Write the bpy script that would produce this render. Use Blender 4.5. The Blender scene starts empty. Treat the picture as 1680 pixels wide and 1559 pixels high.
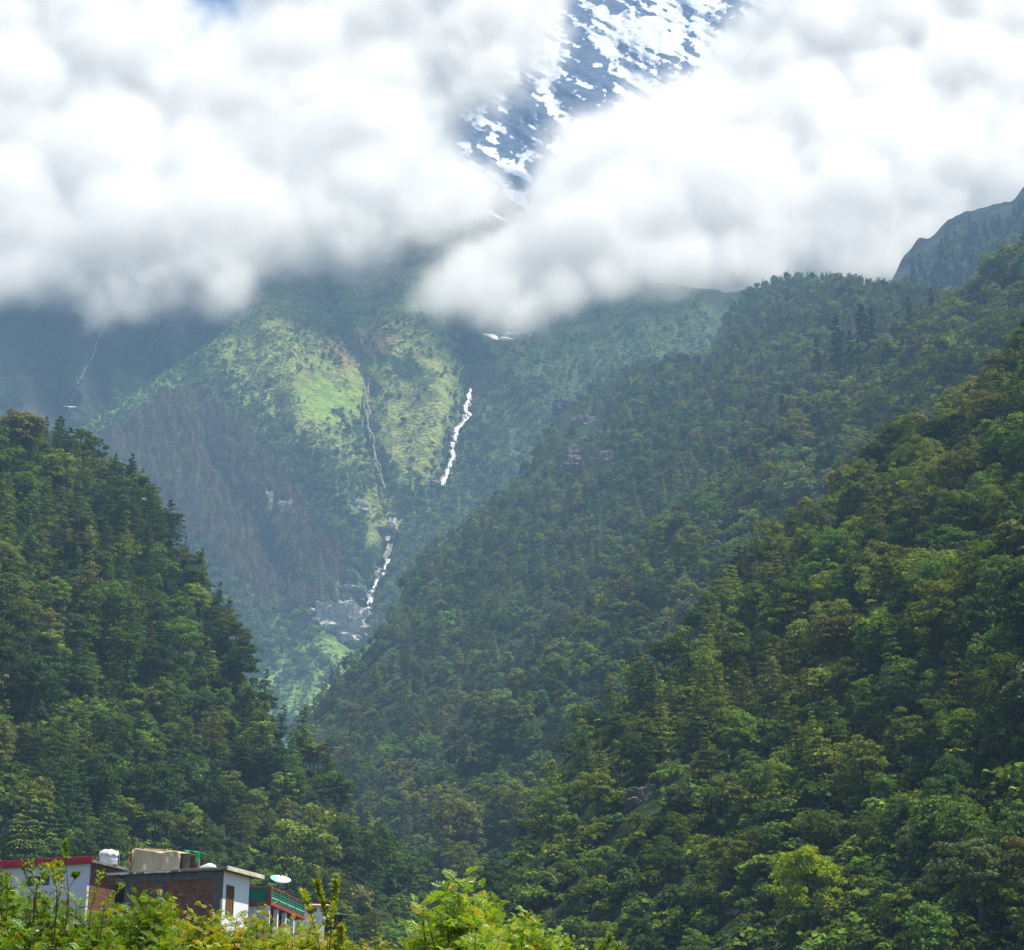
import bpy, math, random
import numpy as np
from mathutils import Matrix, Vector

rng = np.random.default_rng(7)
random.seed(7)
scene = bpy.context.scene
COL = scene.collection

# ------------------------------------------------------------------ camera
F, CX, CY = 3000.0, 840.0, 779.5
PITCH = math.atan((1850.0 - CY) / F)
SP, CP = math.sin(PITCH), math.cos(PITCH)
cd = bpy.data.cameras.new("camera")
cam = bpy.data.objects.new("camera", cd)
COL.objects.link(cam)
cd.sensor_width = 36.0
cd.sensor_fit = 'HORIZONTAL'
cd.lens = 36.0 * F / 1680.0
cd.clip_start, cd.clip_end = 0.5, 40000.0
cam.location = (0, 0, 0)
cam.rotation_euler = (math.pi / 2 + PITCH, 0, 0)
scene.camera = cam

# ------------------------------------------------------------------ light
SUN_EL, SUN_AZ = math.radians(68.0), math.atan2(0.97, -0.08)     # azimuth from +Y towards +X
sunvec = Vector((math.sin(SUN_AZ) * math.cos(SUN_EL), math.cos(SUN_AZ) * math.cos(SUN_EL), math.sin(SUN_EL)))
world = bpy.data.worlds.new("World")
scene.world = world
world.use_nodes = True
wn = world.node_tree
sky = wn.nodes.new("ShaderNodeTexSky")
sky.sky_type = 'NISHITA'
sky.sun_disc = False
sky.sun_elevation = SUN_EL
sky.sun_rotation = SUN_AZ
sky.altitude = 2500.0
wn.links.new(sky.outputs[0], wn.nodes["Background"].inputs[0])
wn.nodes["Background"].inputs[1].default_value = 0.09
sl = bpy.data.lights.new("sun", 'SUN')
sl.energy = 5.0
sl.angle = math.radians(0.5)
sl.color = (1.0, 0.93, 0.80)
sun = bpy.data.objects.new("sun", sl)
COL.objects.link(sun)
sun.rotation_euler = sunvec.to_track_quat('Z', 'Y').to_euler()
scene.view_settings.view_transform = 'Standard'
scene.view_settings.look = 'None'
scene.view_settings.exposure = 0.98
scene.view_settings.gamma = 1.0
scene.view_settings.use_curve_mapping = False
cy = scene.cycles
cy.use_denoising = True
cy.use_adaptive_sampling = True
cy.adaptive_threshold = 0.02
cy.max_bounces = 28
cy.diffuse_bounces = 2
cy.glossy_bounces = 2
cy.transmission_bounces = 3
cy.transparent_max_bounces = 6
cy.volume_bounces = 24
cy.volume_step_rate = 2.0
cy.volume_max_steps = 512
cy.use_auto_tile = False

# ------------------------------------------------------------------ helpers
def ray(px, py):
    """Direction of the view through a point of the picture (unit depth along the view axis)."""
    X = (np.asarray(px, float) - CX) / F
    Y = -(np.asarray(py, float) - CY) / F
    return X, CP - Y * SP, SP + Y * CP

def at(px, py, D):
    x, y, z = ray(px, py)
    return np.stack([x * D, y * D, z * D], -1)

def mesh_np(name, V, faces, mats=(), midx=None, smooth=False):
    """faces: (N,4) or (N,3) array, or list of such arrays."""
    if not isinstance(faces, list):
        faces = [faces]
    me = bpy.data.meshes.new(name)
    V = np.asarray(V, np.float32).reshape(-1, 3)
    me.vertices.add(len(V))
    me.vertices.foreach_set("co", V.ravel())
    loops = np.concatenate([f.ravel() for f in faces]).astype(np.int32)
    tot = np.concatenate([np.full(len(f), f.shape[1]) for f in faces]).astype(np.int32)
    start = np.concatenate([[0], np.cumsum(tot)[:-1]]).astype(np.int32)
    me.loops.add(len(loops))
    me.loops.foreach_set("vertex_index", loops)
    me.polygons.add(len(tot))
    me.polygons.foreach_set("loop_start", start)
    me.polygons.foreach_set("loop_total", tot)
    for m in mats:
        me.materials.append(m)
    if midx is not None:
        me.polygons.foreach_set("material_index", np.asarray(midx, np.int32))
    me.polygons.foreach_set("use_smooth", np.full(len(tot), bool(smooth)))
    me.update(calc_edges=True)
    return me

def link(name, me, parent=None, loc=None, rotz=None):
    o = bpy.data.objects.new(name, me)
    COL.objects.link(o)
    if parent is not None:
        o.parent = parent
    if loc is not None:
        o.location = loc
    if rotz is not None:
        o.rotation_euler = (0, 0, rotz)
    return o

def tag(o, label=None, cat=None, group=None, kind=None):
    if label: o["label"] = label
    if cat: o["category"] = cat
    if group: o["group"] = group
    if kind: o["kind"] = kind
    return o

def empty(name, loc, rotz=0.0):
    o = bpy.data.objects.new(name, None)
    COL.objects.link(o)
    o.empty_display_size = 0.2
    o.location = loc
    o.rotation_euler = (0, 0, rotz)
    return o

# --- value noise
_T = [np.random.default_rng(100 + k).random((256, 256)) for k in range(8)]
def vnoise(x, y, s=0):
    T = _T[s % 8]
    x = np.asarray(x, float) + 37.7 * s; y = np.asarray(y, float) + 91.3 * s
    xi = np.floor(x).astype(int); yi = np.floor(y).astype(int)
    fx = x - xi; fy = y - yi
    fx = fx * fx * (3 - 2 * fx); fy = fy * fy * (3 - 2 * fy)
    a = T[xi & 255, yi & 255]; b = T[(xi + 1) & 255, yi & 255]
    c = T[xi & 255, (yi + 1) & 255]; d = T[(xi + 1) & 255, (yi + 1) & 255]
    return (a * (1 - fx) + b * fx) * (1 - fy) + (c * (1 - fx) + d * fx) * fy

def fbm(x, y, s=0, octv=4, gain=0.5, ridged=False):
    t = 0.0; amp = 1.0; tot = 0.0
    for k in range(octv):
        n = vnoise(x * 2 ** k, y * 2 ** k, s + k)
        if ridged:
            n = 1 - np.abs(2 * n - 1)
        t = t + amp * n; tot += amp; amp *= gain
    return t / tot

def seg_dist(px, py, poly):
    d = np.full(np.shape(px), 1e9)
    for (x0, y0), (x1, y1) in zip(poly[:-1], poly[1:]):
        vx, vy = x1 - x0, y1 - y0
        t = np.clip(((px - x0) * vx + (py - y0) * vy) / (vx * vx + vy * vy), 0, 1)
        d = np.minimum(d, np.hypot(px - x0 - t * vx, py - y0 - t * vy))
    return d

def in_poly(px, py, poly):
    px = np.asarray(px, float); py = np.asarray(py, float)
    c = np.zeros(px.shape, bool)
    n = len(poly)
    for i in range(n):
        x0, y0 = poly[i]; x1, y1 = poly[(i + 1) % n]
        if y0 == y1: continue
        k = ((y0 > py) != (y1 > py)) & (px < (x1 - x0) * (py - y0) / (y1 - y0) + x0)
        c ^= k
    return c

# ------------------------------------------------------------------ materials
def new_mat(name):
    m = bpy.data.materials.new(name)
    m.use_nodes = True
    nt = m.node_tree
    nt.nodes.clear()
    out = nt.nodes.new("ShaderNodeOutputMaterial")
    return m, nt, out

def N(nt, t, **kw):
    n = nt.nodes.new(t)
    for k, v in kw.items():
        if k.startswith("i_"):
            key = k[2:]
            n.inputs[int(key) if key.isdigit() else key].default_value = v
        else:
            setattr(n, k, v)
    return n

def leaf_mat(name, c, trans=0.30, var=0.40, tcol=None):
    m, nt, out = new_mat(name)
    oi = N(nt, "ShaderNodeObjectInfo")
    geo = N(nt, "ShaderNodeNewGeometry")
    tc = N(nt, "ShaderNodeTexCoord")
    no = N(nt, "ShaderNodeTexNoise", i_Scale=0.55, i_Detail=2.0)
    nt.links.new(tc.outputs["Object"], no.inputs["Vector"])
    a = N(nt, "ShaderNodeMath", operation='MULTIPLY_ADD'); a.inputs[1].default_value = 2 * var; a.inputs[2].default_value = 1 - var
    nt.links.new(oi.outputs["Random"], a.inputs[0])
    b = N(nt, "ShaderNodeMath", operation='MULTIPLY_ADD'); b.inputs[1].default_value = 1.3; b.inputs[2].default_value = 0.35
    nt.links.new(no.outputs[0], b.inputs[0])
    r = N(nt, "ShaderNodeMath", operation='MULTIPLY_ADD'); r.inputs[1].default_value = 0.6; r.inputs[2].default_value = 0.7
    nt.links.new(geo.outputs["Random Per Island"], r.inputs[0])
    ab = N(nt, "ShaderNodeMath", operation='MULTIPLY'); nt.links.new(a.outputs[0], ab.inputs[0]); nt.links.new(b.outputs[0], ab.inputs[1])
    abr = N(nt, "ShaderNodeMath", operation='MULTIPLY'); nt.links.new(ab.outputs[0], abr.inputs[0]); nt.links.new(r.outputs[0], abr.inputs[1])
    hs = N(nt, "ShaderNodeHueSaturation", i_Color=(*c, 1))
    h = N(nt, "ShaderNodeMath", operation='MULTIPLY_ADD'); h.inputs[1].default_value = 0.025; h.inputs[2].default_value = 0.49
    nt.links.new(oi.outputs["Random"], h.inputs[0])
    nt.links.new(h.outputs[0], hs.inputs["Hue"])
    nt.links.new(abr.outputs[0], hs.inputs["Value"])
    d = N(nt, "ShaderNodeBsdfDiffuse"); nt.links.new(hs.outputs[0], d.inputs[0])
    t = N(nt, "ShaderNodeBsdfTranslucent")
    tm = N(nt, "ShaderNodeMix", data_type='RGBA', blend_type='MULTIPLY'); tm.inputs[0].default_value = 1.0
    tm.inputs[7].default_value = (*(tcol or (1.25, 1.15, 0.55)), 1)
    nt.links.new(hs.outputs[0], tm.inputs[6]); nt.links.new(tm.outputs[2], t.inputs[0])
    mx = N(nt, "ShaderNodeMixShader", i_0=trans)
    nt.links.new(d.outputs[0], mx.inputs[1]); nt.links.new(t.outputs[0], mx.inputs[2])
    nt.links.new(mx.outputs[0], out.inputs[0])
    return m

def solid_mat(name, c, rough=0.9, scale=6.0, amt=0.25, spec=0.2, c2=None, bump=0.0, detail=6.0):
    """Colour broken up by noise in object space."""
    m, nt, out = new_mat(name)
    p = N(nt, "ShaderNodeBsdfPrincipled", i_Roughness=rough)
    p.inputs["Specular IOR Level"].default_value = spec
    tc = N(nt, "ShaderNodeTexCoord")
    no = N(nt, "ShaderNodeTexNoise", i_Scale=scale, i_Detail=detail)
    nt.links.new(tc.outputs["Object"], no.inputs["Vector"])
    cr = N(nt, "ShaderNodeValToRGB")
    c2 = c2 or tuple(v * (1 - amt) for v in c)
    cr.color_ramp.elements[0].color = (*c2, 1); cr.color_ramp.elements[0].position = 0.36
    cr.color_ramp.elements[1].color = (*c, 1); cr.color_ramp.elements[1].position = 0.6
    nt.links.new(no.outputs[0], cr.inputs[0])
    nt.links.new(cr.outputs[0], p.inputs["Base Color"])
    if bump:
        b = N(nt, "ShaderNodeBump", i_Strength=1.0, i_Distance=bump)
        nt.links.new(no.outputs[0], b.inputs["Height"]); nt.links.new(b.outputs[0], p.inputs["Normal"])
    nt.links.new(p.outputs[0], out.inputs[0])
    return m

TONES = {
    'dark':   (0.052, 0.090, 0.025),
    'mid':    (0.100, 0.160, 0.030),
    'olive':  (0.160, 0.196, 0.032),
    'brown':  (0.160, 0.162, 0.044),
    'grey':   (0.125, 0.160, 0.074),
    'plum':   (0.150, 0.112, 0.080),
    'fir':    (0.020, 0.042, 0.020),
    'bright': (0.150, 0.235, 0.028),
}
LEAF = {k: leaf_mat("leaf_" + k, v) for k, v in TONES.items()}
BARK = solid_mat("bark", (0.09, 0.07, 0.05), scale=3, amt=0.6)

# ------------------------------------------------------------------ terrain layers
class Layer:
    """A hillside: a mean slope z = z0 + a(y-y0) + b(x-x0) through a point, with ribs and gullies, ending at a crest line."""
    def __init__(self, crest, ref, a, b, fall, amp, seed, treeh=0.0, bottom=1700.0, freq=1 / 130.0):
        self.cx, self.cyy = np.array(crest, float).T
        P = at(*ref)
        self.num = P[2] - a * P[1] - b * P[0]
        self.a, self.b = a, b
        self.fall = np.array(fall, float) / np.hypot(*fall)
        self.amp, self.seed, self.treeh, self.bottom, self.freq = amp, seed, treeh, bottom, freq
        self.extra = None
    def crest(self, px):
        return np.interp(px, self.cx, self.cyy)
    def depth(self, px, py):
        x, y, z = ray(px, py)
        den = a_ = self.a * y + self.b * x - z
        D = -self.num / np.maximum(den, 0.05)
        v = (px * self.fall[0] + py * self.fall[1]) * self.freq
        u = (px * self.fall[1] - py * self.fall[0]) * self.freq
        w = fbm(u * .7 + 3, v * .7, self.seed + 3, 2)
        n = fbm(u * 1.5 + w, v * 0.45, self.seed, 4) - 0.5
        n2 = fbm(u * 5, v * 3, self.seed + 2, 3) - 0.5
        rel = self.amp * (2.4 * n + 0.35 * n2)
        if self.extra is not None:
            rel = rel + self.extra(px, py)
        return D * (1 + rel)
    def ground_crest(self, px):
        c = self.crest(px)
        return c + 0.72 * self.treeh * F / self.depth(px, c)
    def point(self, px, py):
        return at(px, py, self.depth(px, py))
    def mesh(self, name, x0, x1, nx, ny, mat, back=(6, 40.0, 0.75), power=1.3, cover=None, jag=0.0):
        px = np.linspace(x0, x1, nx)
        yc = self.ground_crest(px)
        if jag:
            yc = yc + jag * (fbm(px / 22.0, px * 0 + 5.5, self.seed + 1, 4) - .5)
        t = np.linspace(0, 1, ny) ** power
        PX = np.repeat(px[None], ny, 0)
        yb = np.maximum(self.bottom, yc + 25)
        PY = yc[None] + t[:, None] * (yb - yc)[None]
        D = self.depth(PX, PY)
        V = at(PX, PY, D)
        nb, step, drop = back
        rows = []
        for k in range(nb, 0, -1):
            r = V[0].copy()
            s = step * k
            r[:, 1] += s
            r[:, 2] -= drop * s * (0.35 + 0.65 * k / nb)
            rows.append(r)
        V = np.concatenate([np.array(rows), V]) if nb else V
        ntot = V.shape[0]
        idx = np.arange(ntot * nx).reshape(ntot, nx)
        f = np.stack([idx[1:, :-1], idx[1:, 1:], idx[:-1, 1:], idx[:-1, :-1]], -1).reshape(-1, 4)
        me = mesh_np(name, V.reshape(-1, 3), f, [mat], smooth=True)
        if cover is not None:
            cols = cover(PX, PY)
            if nb:
                cols = np.concatenate([np.repeat(cols[:1], nb, 0), cols])
            c4 = np.ones((ntot * nx, 4), np.float32); c4[:, :cols.shape[-1]] = cols.reshape(ntot * nx, -1)
            at_ = me.attributes.new("cover", 'FLOAT_COLOR', 'POINT')
            at_.data.foreach_set("color", c4.ravel())
        o = link(name, me)
        tag(o, kind='structure')
        return o

R0 = Layer([(650, 1640), (730, 1545), (790, 1450), (845, 1345), (895, 1250), (955, 1165), (1080, 1070), (1190, 965), (1300, 865), (1390, 795), (1450, 735), (1540, 690), (1600, 640), (1680, 560), (1780, 470), (1950, 330)],
           (1500, 1500, 235), 0.42, 0.78, (-.55, .83), 0.065, 1, treeh=10)
R1 = Layer([(560, 1640), (650, 1510), (675, 1435), (705, 1325), (762, 1200), (850, 1100), (960, 985), (1020, 930), (1090, 850), (1180, 790), (1210, 735), (1280, 690), (1310, 645), (1400, 590), (1460, 545), (1530, 510), (1600, 465), (1640, 430), (1680, 390), (1780, 320), (1950, 210)],
           (1310, 760, 1030), 0.50, 0.72, (-.55, .83), 0.05, 2, treeh=11)
R2 = Layer([(380, 1400), (455, 1250), (472, 1200), (500, 1165), (540, 1110), (600, 1052), (640, 1000), (665, 940), (705, 890), (780, 840), (830, 800), (872, 745), (905, 685), (925, 660), (960, 640), (985, 612), (1040, 590), (1160, 580), (1180, 545), (1195, 505), (1225, 475), (1260, 455), (1300, 447), (1400, 450), (1460, 462), (1520, 470), (1700, 480), (1950, 480)],
           (1290, 520, 1850), 0.55, 0.62, (-.45, .89), 0.04, 3, treeh=13)
R3 = Layer([(1350, 640), (1400, 560), (1455, 470), (1480, 425), (1508, 393), (1524, 389), (1560, 358), (1585, 343), (1615, 339), (1645, 335), (1662, 326), (1680, 308), (1720, 290), (1950, 160)],
           (1600, 400, 2150), 0.8, 0.35, (-.3, .95), 0.02, 4, treeh=0, bottom=760)
L1 = Layer([(-320, 640), (-150, 690), (0, 706), (60, 712), (130, 712), (160, 745), (230, 785), (270, 835), (290, 880), (330, 945), (350, 965), (378, 1015), (395, 1060), (420, 1110), (452, 1160), (470, 1192), (535, 1250), (565, 1310), (592, 1345), (640, 1400), (670, 1440), (690, 1480), (720, 1560), (760, 1650)],
           (100, 1330, 430), 0.55, -0.72, (.4, .9), 0.055, 5, treeh=10)
M = Layer([(-400, 1150), (-150, 900), (60, 765), (130, 700), (180, 668), (240, 630), (300, 594), (350, 560), (400, 508), (440, 466), (480, 400), (560, 350), (700, 330), (900, 380), (1000, 450), (1200, 480), (1500, 500), (1900, 560)],
          (500, 1190, 2440), 0.85, 0.0, (.25, .97), 0.026, 6, treeh=0, bottom=1225, freq=1 / 110.0)
B = Layer([(-400, 430), (2100, 430)], (300, 650, 3950), 0.95, 0.0, (.3, .95), 0.05, 7, bottom=1000)


M_GULLY = [[(515, 440), (545, 520), (590, 600), (606, 650), (604, 720), (622, 780), (640, 850)],
           [(735, 520), (760, 600), (772, 645), (765, 690), (742, 755), (724, 798), (690, 835), (650, 880), (628, 940), (600, 1000), (575, 1050)],
           [(300, 600), (322, 680), (345, 780), (420, 880), (470, 960)],
           [(840, 545), (800, 600), (772, 645)]]
M_RIB = [[(640, 548), (700, 600), (700, 700), (690, 790)], [(440, 480), (470, 600), (540, 760), (590, 900)], [(230, 650), (280, 780), (360, 920), (420, 1040)]]
def m_extra(px, py):
    e = 0.0
    for g, w in zip(M_GULLY, (17, 24, 22, 20)):
        e = e + 0.022 * np.exp(-(seg_dist(px, py, g) / w) ** 2)
    for g in M_RIB:
        e = e - 0.026 * np.exp(-(seg_dist(px, py, g) / 45) ** 2)
    e = e - 0.00022 * np.maximum(px - 790, 0)
    e = e - 0.00012 * np.maximum(420 - px, 0)
    return e
M.extra = m_extra

def soft(px, py, poly, w, seed, amp=14.0):
    """0..1 mask of a polygon with a ragged soft edge."""
    ox = (fbm(px / 28, py / 28, seed, 3) - .5) * 2 * amp
    oy = (fbm(px / 28, py / 28, seed + 3, 3) - .5) * 2 * amp
    ins = in_poly(px + ox, py + oy, poly)
    d = seg_dist(px + ox, py + oy, list(poly) + [poly[0]])
    return np.clip(0.5 + np.where(ins, d, -d) / w, 0, 1)

MEADOWS = [([(470, 620), (520, 600), (590, 560), (650, 545), (700, 560), (755, 610), (740, 660), (690, 650), (620, 660), (560, 700), (500, 690)], 40),
           ([(420, 500), (480, 520), (520, 620), (560, 690), (590, 760), (520, 740), (440, 680), (380, 620), (350, 580)], 50),
           ([(600, 640), (760, 640), (745, 720), (700, 790), (640, 790), (610, 720)], 40),
           ([(775, 560), (840, 545), (880, 560), (820, 600), (780, 620)], 20),
           ([(600, 800), (650, 810), (665, 860), (640, 885), (605, 880)], 16)]
LAWN = [(395, 1110), (450, 1070), (520, 1050), (600, 1050), (635, 1060), (570, 1130), (480, 1190), (420, 1180)]
def m_cover(px, py):
    forest = np.array([0.075, 0.110, 0.040]); meadow = np.array([0.170, 0.195, 0.058])
    scrub = np.array([0.085, 0.130, 0.042]); heath = np.array([0.20, 0.135, 0.075]); rock = np.array([0.20, 0.19, 0.175])
    c = np.ones(px.shape + (3,)) * forest
    mix = lambda c, k, col: c * (1 - k[..., None]) + k[..., None] * col
    up = np.clip((700 - py) / 120, 0, 1)
    c = mix(c, up * 0.8, scrub)
    for i, (poly, w) in enumerate(MEADOWS):
        br = fbm(px / 14, py / 9, 5 + i, 4)
        c = mix(c, soft(px, py, poly, w, i, 22) * np.clip((br - .24) * 5, 0, 1), meadow)
    br = fbm(px / 14, py / 9, 2, 4)
    c = mix(c, soft(px, py, [(490, 640), (530, 620), (600, 660), (560, 690), (500, 680)], 14, 1, 10) * .9, np.array([0.155, 0.235, 0.045]))
    c = mix(c, soft(px, py, [(520, 560), (590, 545), (660, 540), (640, 580), (560, 600)], 24, 2, 12) * .8, heath)
    rim = np.clip(1 - (py - M.crest(px)) / 40, 0, 1) * (px < 420)
    c = mix(c, rim, np.array([0.11, 0.19, 0.05]))
    c = mix(c, soft(px, py, LAWN, 18, 4, 12), np.array([0.13, 0.21, 0.05]))
    hi = np.clip((480 - py) / 60, 0, 1)
    c = mix(c, hi * .7, rock * .5)
    rk = fbm(px / 9, py / 14, 6, 4, .6) * np.clip((720 - py) / 200, .15, 1)
    c = mix(c, np.clip((rk - .52) * 9, 0, 1) * .7, rock * .55)
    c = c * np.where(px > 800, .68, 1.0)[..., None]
    return c
def b_cover(px, py):
    c = np.ones(px.shape + (3,)) * np.array([0.022, 0.030, 0.017])  # ground colour kept dark, standing for cloud shadow on this slope
    n = fbm(px / 30, py / 22, 3, 5, .6)
    k = np.clip((n - .5) * 5, 0, 1)[..., None]
    return c * (1 - k) + k * np.array([0.040, 0.035, 0.029])

def slope_mat(name, scale1=1 / 40.0, scale2=1 / 9.0, bump=3.0, base=None):
    m, nt, out = new_mat(name)
    p = N(nt, "ShaderNodeBsdfDiffuse")
    geo = N(nt, "ShaderNodeNewGeometry")
    n1 = N(nt, "ShaderNodeTexNoise", i_Scale=scale1, i_Detail=5.0)
    n2 = N(nt, "ShaderNodeTexNoise", i_Scale=scale2, i_Detail=4.0)
    nt.links.new(geo.outputs["Position"], n1.inputs["Vector"]); nt.links.new(geo.outputs["Position"], n2.inputs["Vector"])
    s = N(nt, "ShaderNodeMath", operation='MULTIPLY'); nt.links.new(n1.outputs[0], s.inputs[0]); nt.links.new(n2.outputs[0], s.inputs[1])
    mr = N(nt, "ShaderNodeMapRange"); mr.inputs[1].default_value = 0.15; mr.inputs[2].default_value = 0.36; mr.inputs[3].default_value = 0.5; mr.inputs[4].default_value = 1.5
    nt.links.new(s.outputs[0], mr.inputs[0])
    mul = N(nt, "ShaderNodeVectorMath", operation='SCALE')
    if base is None:
        a = N(nt, "ShaderNodeAttribute", attribute_name="cover")
        nt.links.new(a.outputs["Color"], mul.inputs[0])
    else:
        mul.inputs[0].default_value = base
    nt.links.new(mr.outputs[0], mul.inputs["Scale"])
    nt.links.new(mul.outputs[0], p.inputs[0])
    b = N(nt, "ShaderNodeBump", i_Strength=1.0, i_Distance=bump)
    nt.links.new(s.outputs[0], b.inputs["Height"]); nt.links.new(b.outputs[0], p.inputs["Normal"])
    nt.links.new(p.outputs[0], out.inputs[0])
    return m

MAT_NEAR = slope_mat("forest_floor", 1 / 25.0, 1 / 3.0, 3.0, (0.026, 0.040, 0.015))
MAT_M = slope_mat("mountain_cover", 1 / 55.0, 1 / 9.0, 30.0)
MAT_B = slope_mat("far_slope_cover", 1 / 90.0, 1 / 22.0, 40.0)
MAT_R3 = slope_mat("dark_mountain_cover", 1 / 60.0, 1 / 14.0, 12.0, (0.026, 0.034, 0.030))

R0.mesh("right_hillside", 640, 1950, 150, 110, MAT_NEAR, back=(5, 22, .6))
R1.mesh("right_spur", 560, 1950, 160, 110, MAT_NEAR, back=(5, 25, .7))
R2.mesh("far_spur", 380, 1950, 180, 120, MAT_NEAR, back=(5, 28, .9), jag=10)
R3.mesh("dark_mountain", 1350, 1950, 100, 60, MAT_R3, back=(4, 12, 1.0), jag=16)
L1.mesh("left_spur", -320, 760, 150, 120, MAT_NEAR, back=(5, 25, .9))
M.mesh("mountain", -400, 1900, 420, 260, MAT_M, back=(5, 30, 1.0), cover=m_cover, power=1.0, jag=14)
B.mesh("far_mountain", -400, 2100, 260, 160, MAT_B, back=(3, 60, 1.0), cover=b_cover, power=1.0)

# ------------------------------------------------------------------ snow peak far behind
S = Layer([(100, 300), (520, 140), (640, -60), (760, -260), (1900, -260)], (1000, 150, 8200), 0.95, 0.0, (.55, .84), 0.05, 3, bottom=430, freq=1 / 150.0)
def s_relief(px, py):
    c, s_ = math.cos(math.radians(28)), math.sin(math.radians(28))
    u = px * c + py * s_; v = -px * s_ + py * c            # u runs along the rock bands, down to the right
    band = fbm(u / 150, v / 26, 2, 5, .55, ridged=True)
    gul = fbm(px / 40 + 0.4 * fbm(px / 60, py / 60, 1), py / 110, 5, 4, .55, ridged=True)
    return band, gul
def s_extra(px, py):
    band, gul = s_relief(px, py)
    return 0.030 * (0.5 - band) + 0.018 * (gul - .5)
S.extra = s_extra
def s_cover(px, py):
    band, gul = s_relief(px, py)
    n = fbm(px / 9, py / 6, 4, 4, .6)
    c, s_ = math.cos(math.radians(28)), math.sin(math.radians(28))
    u = px * c + py * s_; v = -px * s_ + py * c
    b2 = fbm(u / 62 + .5 * fbm(px / 50, py / 50, 1, 2), v / 10, 6, 5, .6)
    high = np.clip((px - 800) / 420 + (170 - py) / 420, -0.6, .55)
    m = 0.318 + 1.25 * (b2 - .5) + 0.60 * (gul - .55) + 0.70 * (n - .5) + 0.15 * high
    m = m + 0.28 * np.exp(-(seg_dist(px, py, [(820, 275), (880, 255)]) / 22) ** 2)
    m = m + 0.2 * np.exp(-(seg_dist(px, py, [(980, 60), (1100, 40), (1200, 90)]) / 40) ** 2)
    return np.stack([m, n, band], -1)
def snow_mat():
    m, nt, out = new_mat("snow_and_rock")
    a = N(nt, "ShaderNodeAttribute", attribute_name="cover")
    sep = N(nt, "ShaderNodeSeparateColor"); nt.links.new(a.outputs["Color"], sep.inputs[0])
    geo = N(nt, "ShaderNodeNewGeometry")
    n1 = N(nt, "ShaderNodeTexNoise", i_Scale=1 / 60.0, i_Detail=6.0)
    nt.links.new(geo.outputs["Position"], n1.inputs["Vector"])
    k = N(nt, "ShaderNodeMath", operation='MULTIPLY_ADD'); k.inputs[1].default_value = 0.22
    nt.links.new(n1.outputs[0], k.inputs[0]); nt.links.new(sep.outputs[0], k.inputs[2])
    mr = N(nt, "ShaderNodeMapRange"); mr.inputs[1].default_value = 0.570; mr.inputs[2].default_value = 0.620
    nt.links.new(k.outputs[0], mr.inputs[0])
    rk = N(nt, "ShaderNodeValToRGB")
    rk.color_ramp.elements[0].color = (0.035, 0.045, 0.065, 1); rk.color_ramp.elements[0].position = .35
    rk.color_ramp.elements[1].color = (0.085, 0.095, 0.12, 1); rk.color_ramp.elements[1].position = .65
    nt.links.new(n1.outputs[0], rk.inputs[0])
    mx = N(nt, "ShaderNodeMix", data_type='RGBA'); nt.links.new(mr.outputs[0], mx.inputs[0]); nt.links.new(rk.outputs[0], mx.inputs[6]); mx.inputs[7].default_value = (.58, .58, .57, 1)
    d = N(nt, "ShaderNodeBsdfDiffuse"); nt.links.new(mx.outputs[2], d.inputs[0])
    b = N(nt, "ShaderNodeBump", i_Strength=0.6, i_Distance=40.0); nt.links.new(n1.outputs[0], b.inputs["Height"]); nt.links.new(b.outputs[0], d.inputs["Normal"])
    nt.links.new(d.outputs[0], out.inputs[0])
    return m
S.mesh("snow_mountain", 100, 1900, 620, 300, snow_mat(), back=(4, 200, 1.2), cover=s_cover, power=1.0, jag=60)

# ------------------------------------------------------------------ clouds (true volumes, well beyond the haze)
CLOUD_L = [(-260, 560), (-100, 515), (0, 500), (60, 485), (120, 512), (190, 500), (240, 515), (310, 505), (360, 500), (400, 480), (440, 466), (520, 436), (600, 440), (650, 428), (690, 392), (760, 385), (850, 345), (862, 310), (800, 275), (748, 240), (742, 196), (790, 176), (850, 165), (900, 125), (922, 85), (930, -40), (930, -200), (425, -200), (412, -10), (372, 22), (335, 4), (310, -30), (300, -200), (-260, -200)]
CLOUD_R = [(700, 440), (678, 470), (690, 512), (740, 532), (800, 545), (880, 548), (940, 518), (1000, 500), (1100, 490), (1180, 490), (1250, 478), (1440, 470), (1500, 440), (1640, 372), (1800, 340), (1960, 330), (1960, -200), (1270, -200), (1225, -40), (1180, 50), (1150, 105), (1100, 118), (1050, 125), (990, 180), (940, 195), (895, 240), (880, 300), (862, 330), (790, 380), (760, 400)]
def cloud_h(py):
    return 3640.0 + np.clip(545 - py, 0, 800) * 1.9       # the bank leans back with the mountainside
def cloud_points():
    gx, gy = np.meshgrid(np.arange(-250, 1955, 9.0), np.arange(-190, 570, 9.0))
    out = {0: [], 1: [], 2: []}
    for poly in (CLOUD_L, CLOUD_R):
        ins = in_poly(gx, gy, poly)
        d = seg_dist(gx, gy, poly + [poly[0]])
        d = np.where(((gy < -100) & ((gx < 200) | (gx > 520))) | (gx < -180) | (gx > 1900), np.maximum(d, 60), d)
        r = np.random.default_rng(3)
        for k, (rad, step, n) in enumerate(((86, 0.98, 170), (46, 0.97, 420), (23, .95, 900))):
            ok = ins & (d > rad * step * 0.93) & ((d < rad * 3.2) | (k == 0))
            c = np.argwhere(ok)
            if not len(c): continue
            sel = c[r.integers(0, len(c), n)]
            for a, b in sel:
                px = gx[a, b] + r.uniform(-4, 4); py = gy[a, b] + r.uniform(-4, 4)
                x, y, z = ray(px, py)
                sc = cloud_h(py) / 3500
                h = cloud_h(py) + r.uniform(-1, 1) * sc * (100 if k == 0 else 135 if k == 1 else 150)
                D = h / y
                out[k].append((x * D, h, z * D))
    return out, [86 * 4000 / .89 / F, 46 * 4000 / .89 / F, 23 * 4000 / .89 / F]

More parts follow.
